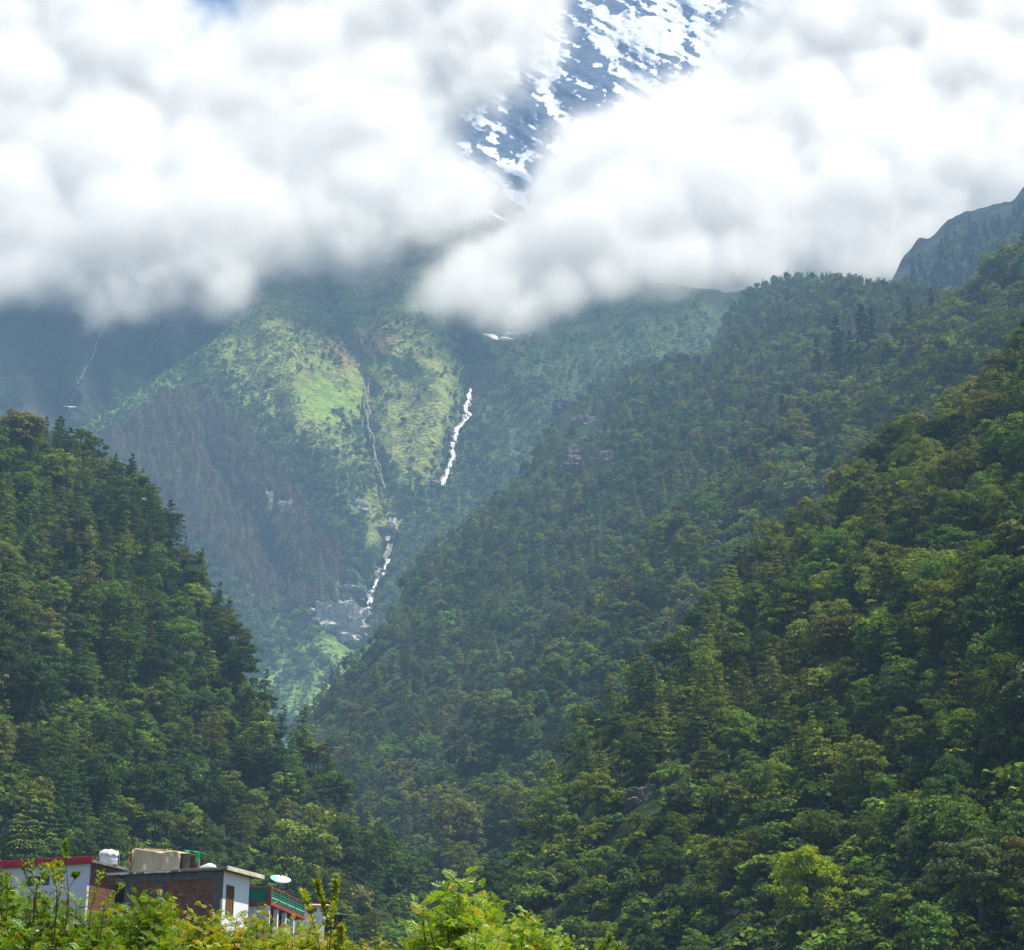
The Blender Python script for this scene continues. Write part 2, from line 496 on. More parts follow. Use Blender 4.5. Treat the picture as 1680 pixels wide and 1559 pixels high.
def geo_tree(name):
    ng = bpy.data.node_groups.new(name, 'GeometryNodeTree')
    ng.interface.new_socket("Geometry", in_out='INPUT', socket_type='NodeSocketGeometry')
    ng.interface.new_socket("Geometry", in_out='OUTPUT', socket_type='NodeSocketGeometry')
    return ng, ng.nodes.new("NodeGroupInput"), ng.nodes.new("NodeGroupOutput")

def make_clouds():
    pts, rad = cloud_points()
    V = np.concatenate([np.array(pts[k]) for k in range(3)])
    cls = np.concatenate([np.full(len(pts[k]), k) for k in range(3)]).astype(np.int32)
    lo = V.min(0) - rad[0] * .8; hi = V.max(0) + rad[0] * .8
    me = bpy.data.meshes.new("clouds")
    me.vertices.add(len(V)); me.vertices.foreach_set("co", V.astype(np.float32).ravel())
    a = me.attributes.new("cls", 'INT', 'POINT'); a.data.foreach_set("value", cls)
    o = link("clouds", me)
    ng, gi, go = geo_tree("cloud_field")
    L = ng.links.new
    pos = ng.nodes.new("GeometryNodeInputPosition")
    fields = []
    attr = ng.nodes.new("GeometryNodeInputNamedAttribute"); attr.data_type = 'INT'; attr.inputs[0].default_value = "cls"
    for k in range(3):
        cmp_ = ng.nodes.new("FunctionNodeCompare"); cmp_.data_type = 'INT'; cmp_.operation = 'EQUAL'; cmp_.inputs[3].default_value = k
        L(attr.outputs[0], cmp_.inputs[2])
        sep = ng.nodes.new("GeometryNodeSeparateGeometry"); L(gi.outputs[0], sep.inputs[0]); L(cmp_.outputs[0], sep.inputs[1])
        pr = ng.nodes.new("GeometryNodeProximity"); pr.target_element = 'POINTS'
        L(sep.outputs[0], pr.inputs[0])
        s = ng.nodes.new("ShaderNodeMath"); s.operation = 'SUBTRACT'; s.inputs[0].default_value = float(rad[k]); L(pr.outputs["Distance"], s.inputs[1])
        fields.append(s)
    m1 = ng.nodes.new("ShaderNodeMath"); m1.operation = 'SMOOTH_MAX'; m1.inputs[2].default_value = 25.0; L(fields[0].outputs[0], m1.inputs[0]); L(fields[1].outputs[0], m1.inputs[1])
    m2 = ng.nodes.new("ShaderNodeMath"); m2.operation = 'SMOOTH_MAX'; m2.inputs[2].default_value = 14.0; L(m1.outputs[0], m2.inputs[0]); L(fields[2].outputs[0], m2.inputs[1])
    n1 = ng.nodes.new("ShaderNodeTexNoise"); n1.inputs["Scale"].default_value = 1 / 175.0; n1.inputs["Detail"].default_value = 8.0; n1.inputs["Roughness"].default_value = 0.68
    L(pos.outputs[0], n1.inputs["Vector"])
    n2 = ng.nodes.new("ShaderNodeMath"); n2.operation = 'MULTIPLY_ADD'; n2.inputs[1].default_value = 300.0; n2.inputs[2].default_value = -142.0
    L(n1.outputs[0], n2.inputs[0])
    ad = ng.nodes.new("ShaderNodeMath"); ad.operation = 'ADD'; L(m2.outputs[0], ad.inputs[0]); L(n2.outputs[0], ad.inputs[1])
    mr = ng.nodes.new("ShaderNodeMapRange"); mr.interpolation_type = 'SMOOTHSTEP'; mr.inputs[1].default_value = -62.0; mr.inputs[2].default_value = 62.0; mr.inputs[3].default_value = 0.0; mr.inputs[4].default_value = 1.0
    L(ad.outputs[0], mr.inputs[0])
    vc = ng.nodes.new("GeometryNodeVolumeCube")
    sq = ng.nodes.new("ShaderNodeMath"); sq.operation = 'POWER'; sq.inputs[1].default_value = 2.3; L(mr.outputs[0], sq.inputs[0])
    L(sq.outputs[0], vc.inputs["Density"])
    vc.inputs["Min"].default_value = lo; vc.inputs["Max"].default_value = hi
    vox = 7.5
    for i, k in enumerate(("Resolution X", "Resolution Y", "Resolution Z")):
        vc.inputs[k].default_value = int((hi[i] - lo[i]) / vox)
    sm = ng.nodes.new("GeometryNodeSetMaterial")
    mat, nt, out = new_mat("cloud_vapour")
    pv = N(nt, "ShaderNodeVolumePrincipled")
    pv.inputs["Color"].default_value = (0.905, 0.902, 0.892, 1)
    pv.inputs["Density"].default_value = CLOUD_DENS
    pv.inputs["Anisotropy"].default_value = 0.25
    nt.links.new(pv.outputs[0], out.inputs["Volume"])
    sm.inputs["Material"].default_value = mat
    L(vc.outputs[0], sm.inputs[0]); L(sm.outputs[0], go.inputs[0])
    md = o.modifiers.new("field", 'NODES'); md.node_group = ng
    me.materials.append(mat)
    tag(o, "bank of bright white clouds wrapped round the mountain tops", "clouds", kind='stuff')
    print("cloud voxels", [(hi[i] - lo[i]) / vox for i in range(3)], lo, hi)
CLOUD_DENS = 0.011
make_clouds()

# ------------------------------------------------------------------ haze
def make_haze():
    x, y0, y1, z0, z1 = 1250.0, -60.0, 2285.0, -60.0, 1230.0
    V = [(sx * x, yy, zz) for zz in (z0, z1) for yy in (y0, y1) for sx in (-1, 1)]
    Fq = np.array([(0, 2, 3, 1), (4, 5, 7, 6), (0, 1, 5, 4), (2, 6, 7, 3), (0, 4, 6, 2), (1, 3, 7, 5)])
    mat, nt, out = new_mat("haze_air")
    pv = N(nt, "ShaderNodeVolumePrincipled")
    pv.inputs["Color"].default_value = HAZE_COL
    pv.inputs["Density"].default_value = HAZE_DENS
    pv.inputs["Anisotropy"].default_value = 0.0
    nt.links.new(pv.outputs[0], out.inputs["Volume"])
    tag(link("haze", mesh_np("haze", V, Fq, [mat])), kind='stuff')
HAZE_DENS, HAZE_COL = 1.28e-4, (0.42, 0.68, 1.0, 1)
make_haze()
def make_far_haze():
    # the air in front of the snow mountain, behind the clouds
    V = [(sx * 3600.0, yy, zz) for zz in (1500.0, 5600.0) for yy in (5600.0, 6100.0) for sx in (-1, 1)]
    Fq = np.array([(0, 2, 3, 1), (4, 5, 7, 6), (0, 1, 5, 4), (2, 6, 7, 3), (0, 4, 6, 2), (1, 3, 7, 5)])
    mat, nt, out = new_mat("far_air")
    pv = N(nt, "ShaderNodeVolumePrincipled")
    pv.inputs["Color"].default_value = (0.40, 0.64, 1.0, 1)
    pv.inputs["Density"].default_value = 5e-4
    nt.links.new(pv.outputs[0], out.inputs["Volume"])
    tag(link("haze", mesh_np("haze", V, Fq, [mat])), kind='stuff')
make_far_haze()

# ------------------------------------------------------------------ tree building
def cards(c, nrm, size, r):
    """Leaf clumps: one bent quad per centre, facing roughly along nrm."""
    n = len(c)
    nrm = nrm / np.linalg.norm(nrm, axis=1, keepdims=True)
    t = r.normal(size=(n, 3)); t -= (t * nrm).sum(1, keepdims=True) * nrm
    t /= np.linalg.norm(t, axis=1, keepdims=True)
    b = np.cross(nrm, t)
    s = size * r.uniform(.6, 1.35, (n, 1)); q = s * r.uniform(.5, .9, (n, 1))
    V = np.stack([c - t * s, c - b * q + nrm * s * .15, c + t * s, c + b * q + nrm * s * .15], 1).reshape(-1, 3)
    return V, np.arange(4 * n).reshape(-1, 4)

def tube(path, radii, sides=6):
    path = np.asarray(path, float)
    V = []; m = len(path)
    for i in range(m):
        d = path[min(i + 1, m - 1)] - path[max(i - 1, 0)]
        d /= np.linalg.norm(d) + 1e-9
        a = np.cross(d, (0, 1, 0.3)); a /= np.linalg.norm(a) + 1e-9
        b = np.cross(d, a)
        for k in range(sides):
            th = 2 * math.pi * k / sides
            V.append(path[i] + radii[i] * (math.cos(th) * a + math.sin(th) * b))
    Fq = [[i * sides + k, i * sides + (k + 1) % sides, (i + 1) * sides + (k + 1) % sides, (i + 1) * sides + k] for i in range(m - 1) for k in range(sides)]
    return np.array(V), np.array(Fq)

def join(parts):
    Vs, Fs, off = [], [], 0
    for V, f in parts:
        Vs.append(V); Fs.append(f + off); off += len(V)
    return np.concatenate(Vs), np.concatenate(Fs)

def clump(c, R, flat, n, r, size, up=0.6):
    """Domed tuft of leaf cards."""
    d = r.normal(size=(n, 3)); d[:, 2] = np.abs(d[:, 2]) * 1.0 - 0.25
    d /= np.linalg.norm(d, axis=1, keepdims=True)
    rad = R * r.uniform(.62, 1.08, (n, 1))
    p = c + d * rad * np.array([1, 1, flat])
    nr = d * .95 + np.array([0, 0, up * .55]) + r.normal(size=(n, 3)) * .33
    return cards(p, nr, size, r)

def broadleaf(seed, H=12.0, dens=1.0, leaf=0.34, spread=0.34, base=0.30):
    r = np.random.default_rng(seed)
    crown = []; n = int(r.uniform(30, 62) * dens ** .5); ex, ey = r.uniform(.75, 1.3), r.uniform(.75, 1.3)
    ctr = []
    lean = r.normal(size=2) * .04 * H
    lop = r.normal(size=3); lop /= np.linalg.norm(lop)
    for k in range(n):
        for _ in range(20):
            d = r.normal(size=3); d /= np.linalg.norm(d)
            if d[2] > -0.75: break
        rr = r.uniform(.35, 1.0) ** .6 * (1 + .34 * (d @ lop)) * (1 + .25 * math.sin(d[0] * 4 + seed) * math.cos(d[1] * 3 + seed))
        zc = base + (1 - base) * .5
        c = np.array([d[0] * spread * ex * H * rr + lean[0], d[1] * spread * ey * H * rr + lean[1], (zc + d[2] * (1 - base) * .46 * rr) * H])
        R = H * r.uniform(.07, .13)
        crown.append(clump(c, R, r.uniform(.45, .75), int(34 * dens), r, leaf)); ctr.append(c)
    tr = [tube([(0, 0, -1.2), (0.02 * H, 0, .18 * H), (lean[0] * .5, lean[1] * .5, .45 * H), (lean[0], lean[1], .8 * H)], [.026 * H, .02 * H, .014 * H, .004 * H])]
    for k in range(6):
        c = ctr[int(r.integers(0, n))]
        z0 = r.uniform(.22, .5) * H
        tr.append(tube([(0, 0, z0), tuple(np.array([c[0] * .5, c[1] * .5, (z0 + c[2]) * .52])), tuple(c)], [.010 * H, .007 * H, .003 * H], 5))
    return join(crown), join(tr)

def conifer(seed, H=16.0, dens=1.0, leaf=0.34, width=0.19, base=0.22, flat=0.38, droop=0.0, gaps=0.25):
    r = np.random.default_rng(seed)
    crown = []; tr = [tube([(0, 0, -1.2), (0, 0, .4 * H), (r.normal() * .01 * H, 0, .98 * H)], [.020 * H, .013 * H, .002 * H])]
    levels = 13
    for l in range(levels):
        f = l / (levels - 1)
        z = (base + (1 - base) * f ** .9) * H
        rad = width * H * (1 - f) ** .75 * r.uniform(.75, 1.2) + .02 * H
        k = max(2, int(round(6 * (1 - f) + 1)))
        ph = r.uniform(0, 6.28)
        for j in range(k):
            if r.random() < gaps and l < levels - 2: continue
            th = ph + 6.283 * j / k + r.normal() * .25
            q = rad * r.uniform(.45, .85)
            c = np.array([math.cos(th) * q, math.sin(th) * q, z - droop * q + r.normal() * .012 * H])
            crown.append(clump(c, max(rad * .55, .03 * H), flat, int(26 * dens), r, leaf, .8))
            if l < levels - 3:
                tr.append(tube([(0, 0, z - .01 * H), tuple(c)], [.005 * H, .002 * H], 4))
    return join(crown), join(tr)

def shrub(seed, H=3.0, dens=1.0, leaf=0.22):
    r = np.random.default_rng(seed)
    crown = []
    for k in range(int(9 * dens ** .5)):
        a = r.uniform(0, 6.28); q = r.uniform(0, .55) * H
        c = np.array([math.cos(a) * q, math.sin(a) * q, H * r.uniform(.2, .75)])
        crown.append(clump(c, H * r.uniform(.2, .38), r.uniform(.6, .9), int(26 * dens), r, leaf))
    tr = [tube([(0, 0, -.8), (r.normal() * .1, r.normal() * .1, .6 * H)], [.03 * H, .008 * H], 5)]
    return join(crown), join(tr)

KINDS = {'broadleaf_tree': [], 'pine_tree': [], 'fir_tree': [], 'shrub': []}
KH = {'broadleaf_tree': 12.0, 'pine_tree': 16.0, 'fir_tree': 22.0, 'shrub': 3.0}
def reg(kind, seeds, fn, low):
    for s in seeds:
        (cv, cf), (tv, tf) = fn(s)
        crown = mesh_np("crown", cv, cf, [LEAF['mid']])
        trunk = mesh_np("trunk", tv, tf, [BARK])
        (cv, cf), (tv, tf) = low(s)
        V, Fq = join([(cv, cf), (tv, tf)])
        both = mesh_np(kind, V, Fq, [LEAF['mid'], BARK], np.concatenate([np.zeros(len(cf)), np.ones(len(tf))]))
        KINDS[kind].append((crown, trunk, both))
reg('broadleaf_tree', range(11, 20), lambda s: broadleaf(s, dens=2.0, leaf=.23, spread=.26 + .03 * (s % 4), base=.10 + .05 * (s % 3)),
    lambda s: broadleaf(s, dens=1.0, leaf=.37, spread=.26 + .03 * (s % 4), base=.10 + .05 * (s % 3)))
reg('pine_tree', range(31, 37), lambda s: conifer(s, dens=1.9, leaf=.22, width=.17 + .03 * (s % 3), base=.12 + .07 * (s % 3)),
    lambda s: conifer(s, dens=1.0, leaf=.36, width=.17 + .03 * (s % 3), base=.12 + .07 * (s % 3)))
reg('fir_tree', range(51, 54), lambda s: conifer(s, H=22, dens=1.3, leaf=.34, width=.105, base=.08, flat=.6, droop=.35, gaps=.1),
    lambda s: conifer(s, H=22, dens=.6, leaf=.5, width=.105, base=.08, flat=.6, droop=.35, gaps=.1))
reg('shrub', range(71, 75), lambda s: shrub(s, dens=1.4, leaf=.19), lambda s: shrub(s, dens=.8, leaf=.28))

# sources for the masses of trees: kept out of the scene's collections
SRC = bpy.data.collections.new("tree_sources")
SRC_INDEX = {}
_n = 0
for kind in KINDS:
    for v, (_, _, both) in enumerate(KINDS[kind]):
        for tone in TONES:
            o = bpy.data.objects.new("source_%03d" % _n, both)
            o.material_slots[0].link = 'OBJECT'; o.material_slots[0].material = LEAF[tone]
            SRC.objects.link(o)
            SRC_INDEX[(kind, v, tone)] = _n
            _n += 1

def mass(name, items, label, cat='forest'):
    """items: list of (pos, index, scale, rot): one object that instances trees on points."""
    P = np.array([i[0] for i in items], np.float32)
    me = bpy.data.meshes.new(name)
    me.vertices.add(len(P)); me.vertices.foreach_set("co", P.ravel())
    a = me.attributes.new("tree", 'INT', 'POINT'); a.data.foreach_set("value", np.array([i[1] for i in items], np.int32))
    a = me.attributes.new("size", 'FLOAT_VECTOR', 'POINT'); a.data.foreach_set("vector", np.array([i[2] for i in items], np.float32).ravel())
    a = me.attributes.new("turn", 'FLOAT_VECTOR', 'POINT'); a.data.foreach_set("vector", np.array([(i[4], i[5], i[3]) for i in items], np.float32).ravel())
    ng, gi, go = geo_tree(name + "_scatter")
    L = ng.links.new
    ci = ng.nodes.new("GeometryNodeCollectionInfo"); ci.inputs[0].default_value = SRC; ci.inputs[1].default_value = True; ci.inputs[2].default_value = True
    ip = ng.nodes.new("GeometryNodeInstanceOnPoints")
    def attr(nm, t):
        n = ng.nodes.new("GeometryNodeInputNamedAttribute"); n.data_type = t; n.inputs[0].default_value = nm; return n.outputs[0]
    L(gi.outputs[0], ip.inputs["Points"]); L(ci.outputs[0], ip.inputs["Instance"])
    ip.inputs["Pick Instance"].default_value = True
    L(attr("tree", 'INT'), ip.inputs["Instance Index"])
    L(attr("turn", 'FLOAT_VECTOR'), ip.inputs["Rotation"])
    L(attr("size", 'FLOAT_VECTOR'), ip.inputs["Scale"])
    L(ip.outputs[0], go.inputs[0])
    o = link(name, me)
    m = o.modifiers.new("scatter", 'NODES'); m.node_group = ng
    return tag(o, label, cat, kind='stuff')

def spots(layer, fronts, x0, x1, spacing_m, seed, minpx=3.0, ybot=1600, margin=45, jitter=.42, crestpull=True, mask=None):
    """Staggered points down a hillside, spaced in metres, as (px, py)."""
    r = np.random.default_rng(seed)
    out = []
    y = 300.0
    while y < ybot:
        # row spacing follows the depth at this height
        xs = np.linspace(x0, x1, 40)
        d = np.median(layer.depth(xs, np.full(40, y)))
        st = max(minpx, spacing_m * F / d)
        n = int((x1 - x0) / st)
        px = x0 + (np.arange(n) + .5 * (int(y) % 2)) * st + r.uniform(-jitter, jitter, n) * st
        py = y + r.uniform(-jitter, jitter, n) * st
        ok = py > layer.ground_crest(px) + 1
        for f in fronts:
            ok &= py < f.crest(px) + margin
        if mask is not None:
            ok &= r.random(n) < mask(px, py)
        out.append(np.stack([px[ok], py[ok]], -1))
        y += st * .62
    out = np.concatenate(out)
    if crestpull:
        st = spacing_m * .75 * F / np.median(layer.depth(out[:, 0], out[:, 1]))
        px = np.arange(x0, x1, st) + r.uniform(-.4, .4, len(np.arange(x0, x1, st))) * st
        py = layer.ground_crest(px) + 1
        ok = np.ones(len(px), bool)
        for f in fronts:
            ok &= py < f.crest(px) + margin
        out = np.concatenate([out, np.stack([px[ok], py[ok]], -1)])
    return out

BARE = [(R2, 968, 764, 30, 11), (R2, 962, 695, 18, 9), (R2, 928, 678, 12, 16), (R2, 1000, 752, 12, 8), (R2, 945, 742, 10, 8), (R2, 980, 716, 10, 6), (R0, 1430, 1258, 9, 8), (R0, 1268, 1306, 12, 11), (R0, 1208, 1500, 20, 8), (L1, 6, 1375, 16, 40), (R0, 1060, 1316, 26, 20)]
def not_bare(layer, P, grow):
    ok = np.ones(len(P), bool)
    for la, x, y, w, h in BARE:
        if la is layer:
            ok &= ~((np.abs(P[:, 0] - x) < w) & (P[:, 1] > y - h) & (P[:, 1] < y + h + grow))
    return P[ok]
TREES = []      # every tree of the near hillsides: dict(layer, px, py, D, pos, kind, v, tone, h, rot)
def plant(layer, lname, P, chooser, seed):
    r = np.random.default_rng(seed)
    P = not_bare(layer, P, 11 * F / float(np.median(layer.depth(P[:, 0], P[:, 1]))))
    D = layer.depth(P[:, 0], P[:, 1])
    W = at(P[:, 0], P[:, 1], D)
    for (px, py), d, w in zip(P, D, W):
        kind, tone, h = chooser(px, py, r)
        below = py - layer.crest(px)
        if lname == 'R1' and 1322 < px < 1450 and below < 55:
            h = min(h, 9.0)
        elif below < 42:
            h = min(h, 12.5)
        if lname == 'R0':
            if 1268 < px < 1402 and py > 1470:
                continue
            h = min(h, 15.0 if py < 1250 else 11.5)
        v = int(r.integers(0, len(KINDS[kind])))
        TREES.append(dict(layer=lname, px=px, py=py, D=d, pos=w, kind=kind, v=v, tone=tone, h=h, rot=r.uniform(0, 6.28), wid=r.uniform(.85, 1.25), tx=r.normal() * .05, ty=r.normal() * .05))

def pick(r, d):
    k = list(d); p = np.array([d[i] for i in k], float)
    return k[int(r.choice(len(k), p=p / p.sum()))]

def ch_R0(px, py, r):
    patch = vnoise(px / 120, py / 120, 1)
    if py > 1500 and px > 1040 and r.random() < .6:
        return 'shrub', pick(r, {'bright': 3, 'mid': 2, 'olive': 1}), r.uniform(2.5, 5)
    if r.random() < .10 + .5 * (py > 1330) * (patch > .55):
        return 'shrub', pick(r, {'mid': 3, 'bright': 2, 'olive': 2}), r.uniform(2.5, 5)
    if r.random() < .32 * (px < 1330) * (py < 1300) + .06:
        return 'pine_tree', pick(r, {'olive': 3, 'brown': 2, 'dark': 2, 'mid': 2}), r.uniform(11, 17)
    t = {'olive': 4.4, 'brown': 1.0 if py < 1000 else .3, 'mid': 4.4, 'dark': 2.6, 'grey': 1.0, 'bright': 1.1 if py > 1000 else .5}
    return 'broadleaf_tree', pick(r, t), 11.5 * math.exp(r.normal() * .34 - .12) * (1.0 if py < 1150 else .72)
def ch_R1(px, py, r):
    if r.random() < .10:
        return 'pine_tree', pick(r, {'olive': 2, 'brown': 1, 'dark': 3}), r.uniform(14, 21)
    return 'broadleaf_tree', pick(r, {'olive': 3.4, 'brown': .9, 'mid': 3, 'grey': 3, 'dark': 2.2, 'bright': .4}), 14.6 * math.exp(r.normal() * .30 - .08)
def ch_R2(px, py, r):
    if r.random() < .35:
        return 'pine_tree', pick(r, {'dark': 3, 'grey': 2, 'brown': 1, 'olive': 1}), r.uniform(12, 20)
    return 'broadleaf_tree', pick(r, {'olive': 2, 'brown': .9, 'mid': 3, 'grey': 3, 'dark': 2.2, 'bright': .5}), 12.5 * math.exp(r.normal() * .26 - .05)
def ch_L1(px, py, r):
    low = py > 1060 + 140 * vnoise(px / 90, py / 90, 2) and px < 500
    if low and r.random() < .62:
        if r.random() < .5:
            return 'shrub', pick(r, {'mid': 3, 'bright': 3, 'olive': 1}), r.uniform(3, 6)
        return 'broadleaf_tree', pick(r, {'mid': 3, 'bright': 1.5, 'olive': 1.5, 'dark': 1}), r.uniform(6, 10)
    if r.random() < .36:
        return 'pine_tree', pick(r, {'dark': 4, 'olive': 2, 'mid': 2, 'brown': .7}), r.uniform(12, 19)
    return 'broadleaf_tree', pick(r, {'dark': 3.4, 'mid': 3.6, 'olive': 1.6, 'brown': .3, 'bright': .4}), 10.8 * math.exp(r.normal() * .3 - .05)

plant(R0, 'R0', spots(R0, [], 640, 1900, 5.5, 21), ch_R0, 1)
plant(R1, 'R1', spots(R1, [R0], 560, 1900, 7.4, 22), ch_R1, 2)
plant(R2, 'R2', spots(R2, [R1, R0, L1], 400, 1900, 7.0, 23, margin=25), ch_R2, 3)
plant(L1, 'L1', spots(L1, [], -260, 740, 5.7, 24, ybot=1640), ch_L1, 4)
# spires on the ridge, as in the photograph: (layer, px, top py, base py)
SPIRES = [(R1, 'R1', 1343, 566, 612), (R1, 'R1', 1376, 540, 608), (R1, 'R1', 1397, 556, 602), (R1, 'R1', 1419, 522, 600), (R1, 'R1', 1434, 524, 585), (R1, 'R1', 1530, 482, 520),
          (R1, 'R1', 1286, 660, 700), (R1, 'R1', 1494, 500, 545), (L1, 'L1', 72, 696, 735), (L1, 'L1', 100, 700, 738), (L1, 'L1', 20, 702, 735)]
for la, ln, px, pt, pb in SPIRES:
    d = float(la.depth(np.array(float(px)), np.array(float(pb))))
    TREES.append(dict(layer=ln, px=px, py=pb, D=d, pos=at(px, pb, d), kind='fir_tree', v=int(px) % 3, tone='fir', h=(pb - pt) * d / F * 1.38, rot=px, wid=1.2, tx=0, ty=0, spire=True))
print("trees", {k: sum(1 for t in TREES if t['kind'] == k) for k in KINDS}, {l: sum(1 for t in TREES if t['layer'] == l) for l in ('R0', 'R1', 'R2', 'L1')})

def ch_R3(px, py, r):
    if r.random() < .5: return 'fir_tree', 'fir', r.uniform(18, 32)
    return 'broadleaf_tree', pick(r, {'dark': 2, 'grey': 2, 'brown': 1, 'mid': 1}), r.uniform(9, 17)
plant(R3, 'R3', spots(R3, [R2, R1], 1470, 1900, 9.0, 25, margin=25, crestpull=False, mask=lambda px, py: np.clip((py - (R3.crest(px) + 44 - .10 * (px - 1500))) / 20, 0, 1) * .9), ch_R3, 5)
# ---- the ones that show largest become things of their own
def shown(t):
    return -15 < t['px'] < 1695 and t['py'] - t['h'] * F / t['D'] < 1540 and t['py'] > 300 and not (t['px'] < 420 and t['py'] > 1470)
for t in TREES:
    t['ph'] = t['h'] * F / t['D']
    t['own'] = False
for kind in KINDS:
    c = sorted([t for t in TREES if t['kind'] == kind and shown(t)], key=lambda t: -t['ph'] - (1e6 if t.get('spire') else 0))
    for t in c[:290 if kind != 'shrub' else 150]:
        t['own'] = True
def place_tree(t):
    crown, trunk, _ = KINDS[t['kind']][t['v']]
    root = empty(t['kind'], t['pos'], 0)
    s = t['h'] / KH[t['kind']]
    root.rotation_euler = (t['tx'], t['ty'], t['rot'])
    root.scale = (s * t['wid'], s * t['wid'], s)
    c = link("crown", crown, root)
    c.material_slots[0].link = 'OBJECT'; c.material_slots[0].material = LEAF[t['tone']]
    link("trunk", trunk, root)
    t['root'] = root
    return root
for t in TREES:
    if t['own']:
        place_tree(t)

# ---- words for each of them
ADJ = {'dark': 'dark-green', 'mid': 'mid-green', 'olive': 'olive-green', 'brown': 'brownish', 'grey': 'grey-green', 'bright': 'bright-green', 'fir': 'blackish'}
NOUN = {'broadleaf_tree': 'round tree', 'pine_tree': 'tiered conifer', 'fir_tree': 'spire fir', 'shrub': 'bush'}
SLOPE = {'R0': 'near right slope', 'R1': 'second ridge', 'R2': 'far spur', 'L1': 'left spur', 'R3': 'dark mountain'}
ORD = ['first', 'second', 'third', 'fourth', 'fifth', 'sixth', 'seventh', 'eighth', 'ninth', 'tenth', 'eleventh', 'twelfth', 'thirteenth', 'fourteenth', 'fifteenth', 'sixteenth', 'seventeenth', 'eighteenth', 'nineteenth', 'twentieth']
LAY = {'R0': R0, 'R1': R1, 'R2': R2, 'R3': R3, 'L1': L1}
cells = {}
for t in TREES:
    if t['own']:
        v = t['py'] - float(LAY[t['layer']].crest(t['px']))
        if t['layer'] == 'L1':
            col = "above the white house" if t['px'] < 160 else "above the brick house" if t['px'] < 400 else "beyond the balcony house"
            cut = [(45, "cresting"), (150, "just below crest,"), (260, "high on"), (370, "midway up"), (480, "lower on"), (590, "low on"), (2000, "at foot of")]
        elif t['layer'] == 'R3':
            col = "under the clouds"
            v, cut = t['py'], [(372, "atop"), (392, "very high on"), (410, "high on"), (428, "midway up"), (443, "low on"), (455, "near foot of"), (468, "at foot of"), (3000, "right at foot of")]
        else:
            col = "above the lime shrubs" if t['px'] < 1000 else "left of yellow-green tree" if t['px'] < 1230 else "above yellow-green tree" if t['px'] < 1430 else "towards right edge"
            cut = [(640, "atop"), (790, "very high on"), (930, "high on"), (1060, "midway up"), (1190, "lower on"), (1310, "low on"), (1430, "near foot of"), (3000, "at foot of")]
            if v < 45: cut = [(45, "cresting")]
            else: v = t['py']
        row = next(w for lim, w in cut if v <= lim)
        cells.setdefault((t['kind'], t['tone'], t['layer'], row, col), []).append(t)
for (kind, tone, ln, row, col), ts in cells.items():
    ts.sort(key=lambda t: t['px'])
    who = "%s %s" % (ADJ[tone], NOUN[kind])
    for i, t in enumerate(ts):
        lead = "only %s" % who if len(ts) == 1 else "leftmost %s" % who if i == 0 else "rightmost %s" % who if i == len(ts) - 1 else "%s %s from left" % (ORD[min(i, 19)], who)
        tag(t['root'], "%s, %s %s %s" % (lead, row, SLOPE[ln], col), "bush" if kind == 'shrub' else "tree", "trees and bushes of the %s" % SLOPE[ln])
names = {'R0': ("right_forest", "forest of mixed trees covering the near right hillside"), 'R1': ("spur_forest", "forest covering the spur behind the near right hillside"),
         'R3': ("dark_mountain_forest", "scattered firs and trees on the dark mountain at the right edge"), 'R2': ("far_spur_forest", "hazy forest covering the far spur under the clouds"), 'L1': ("left_forest", "dark forest covering the steep left spur above the houses")}
for ln, (nm, lab) in names.items():
    items = []
    for t in TREES:
        if t['layer'] == ln and not t['own']:
            s = t['h'] / KH[t['kind']]
            items.append((t['pos'], SRC_INDEX[(t['kind'], t['v'], t['tone'])], (s * t['wid'], s * t['wid'], s), t['rot'], t['tx'], t['ty']))
    mass(nm, items, lab)

# ---- undergrowth between the trees, and the woods of the mountain behind
def under(layer, fronts, x0, x1, sp, seed, tones, hr, name, label, **kw):
    P = not_bare(layer, spots(layer, fronts, x0, x1, sp, seed, crestpull=False, jitter=.5, **kw), 3)
    r = np.random.default_rng(seed)
    D = layer.depth(P[:, 0], P[:, 1]); W = at(P[:, 0], P[:, 1], D)
    items = []
    for w in W:
        s = r.uniform(*hr) / 3.0
        items.append((w, SRC_INDEX[('shrub', int(r.integers(0, 4)), pick(r, tones))], (s * 1.4, s * 1.4, s), r.uniform(0, 6.28), 0, 0))
    print(name, len(items))
    return mass(name, items, label, 'undergrowth')
under(R0, [], 640, 1850, 3.3, 31, {'mid': 3, 'dark': 3, 'olive': 2, 'bright': 1}, (2, 4.4), "right_undergrowth", "low bushes filling the gaps on the near right hillside")
under(R1, [R0], 560, 1850, 6.5, 32, {'mid': 3, 'dark': 3, 'olive': 2}, (2.4, 5.2), "spur_undergrowth", "low bushes filling the gaps on the spur")
under(R2, [R1, R0, L1], 400, 1850, 9.0, 33, {'mid': 3, 'dark': 3, 'grey': 3}, (3, 6), "far_undergrowth", "low bushes filling the gaps on the far spur", margin=15)
under(L1, [], -260, 740, 4.2, 34, {'mid': 4, 'dark': 3, 'bright': 1.5}, (1.8, 4.0), "left_undergrowth", "low bushes filling the gaps on the left spur", ybot=1640)

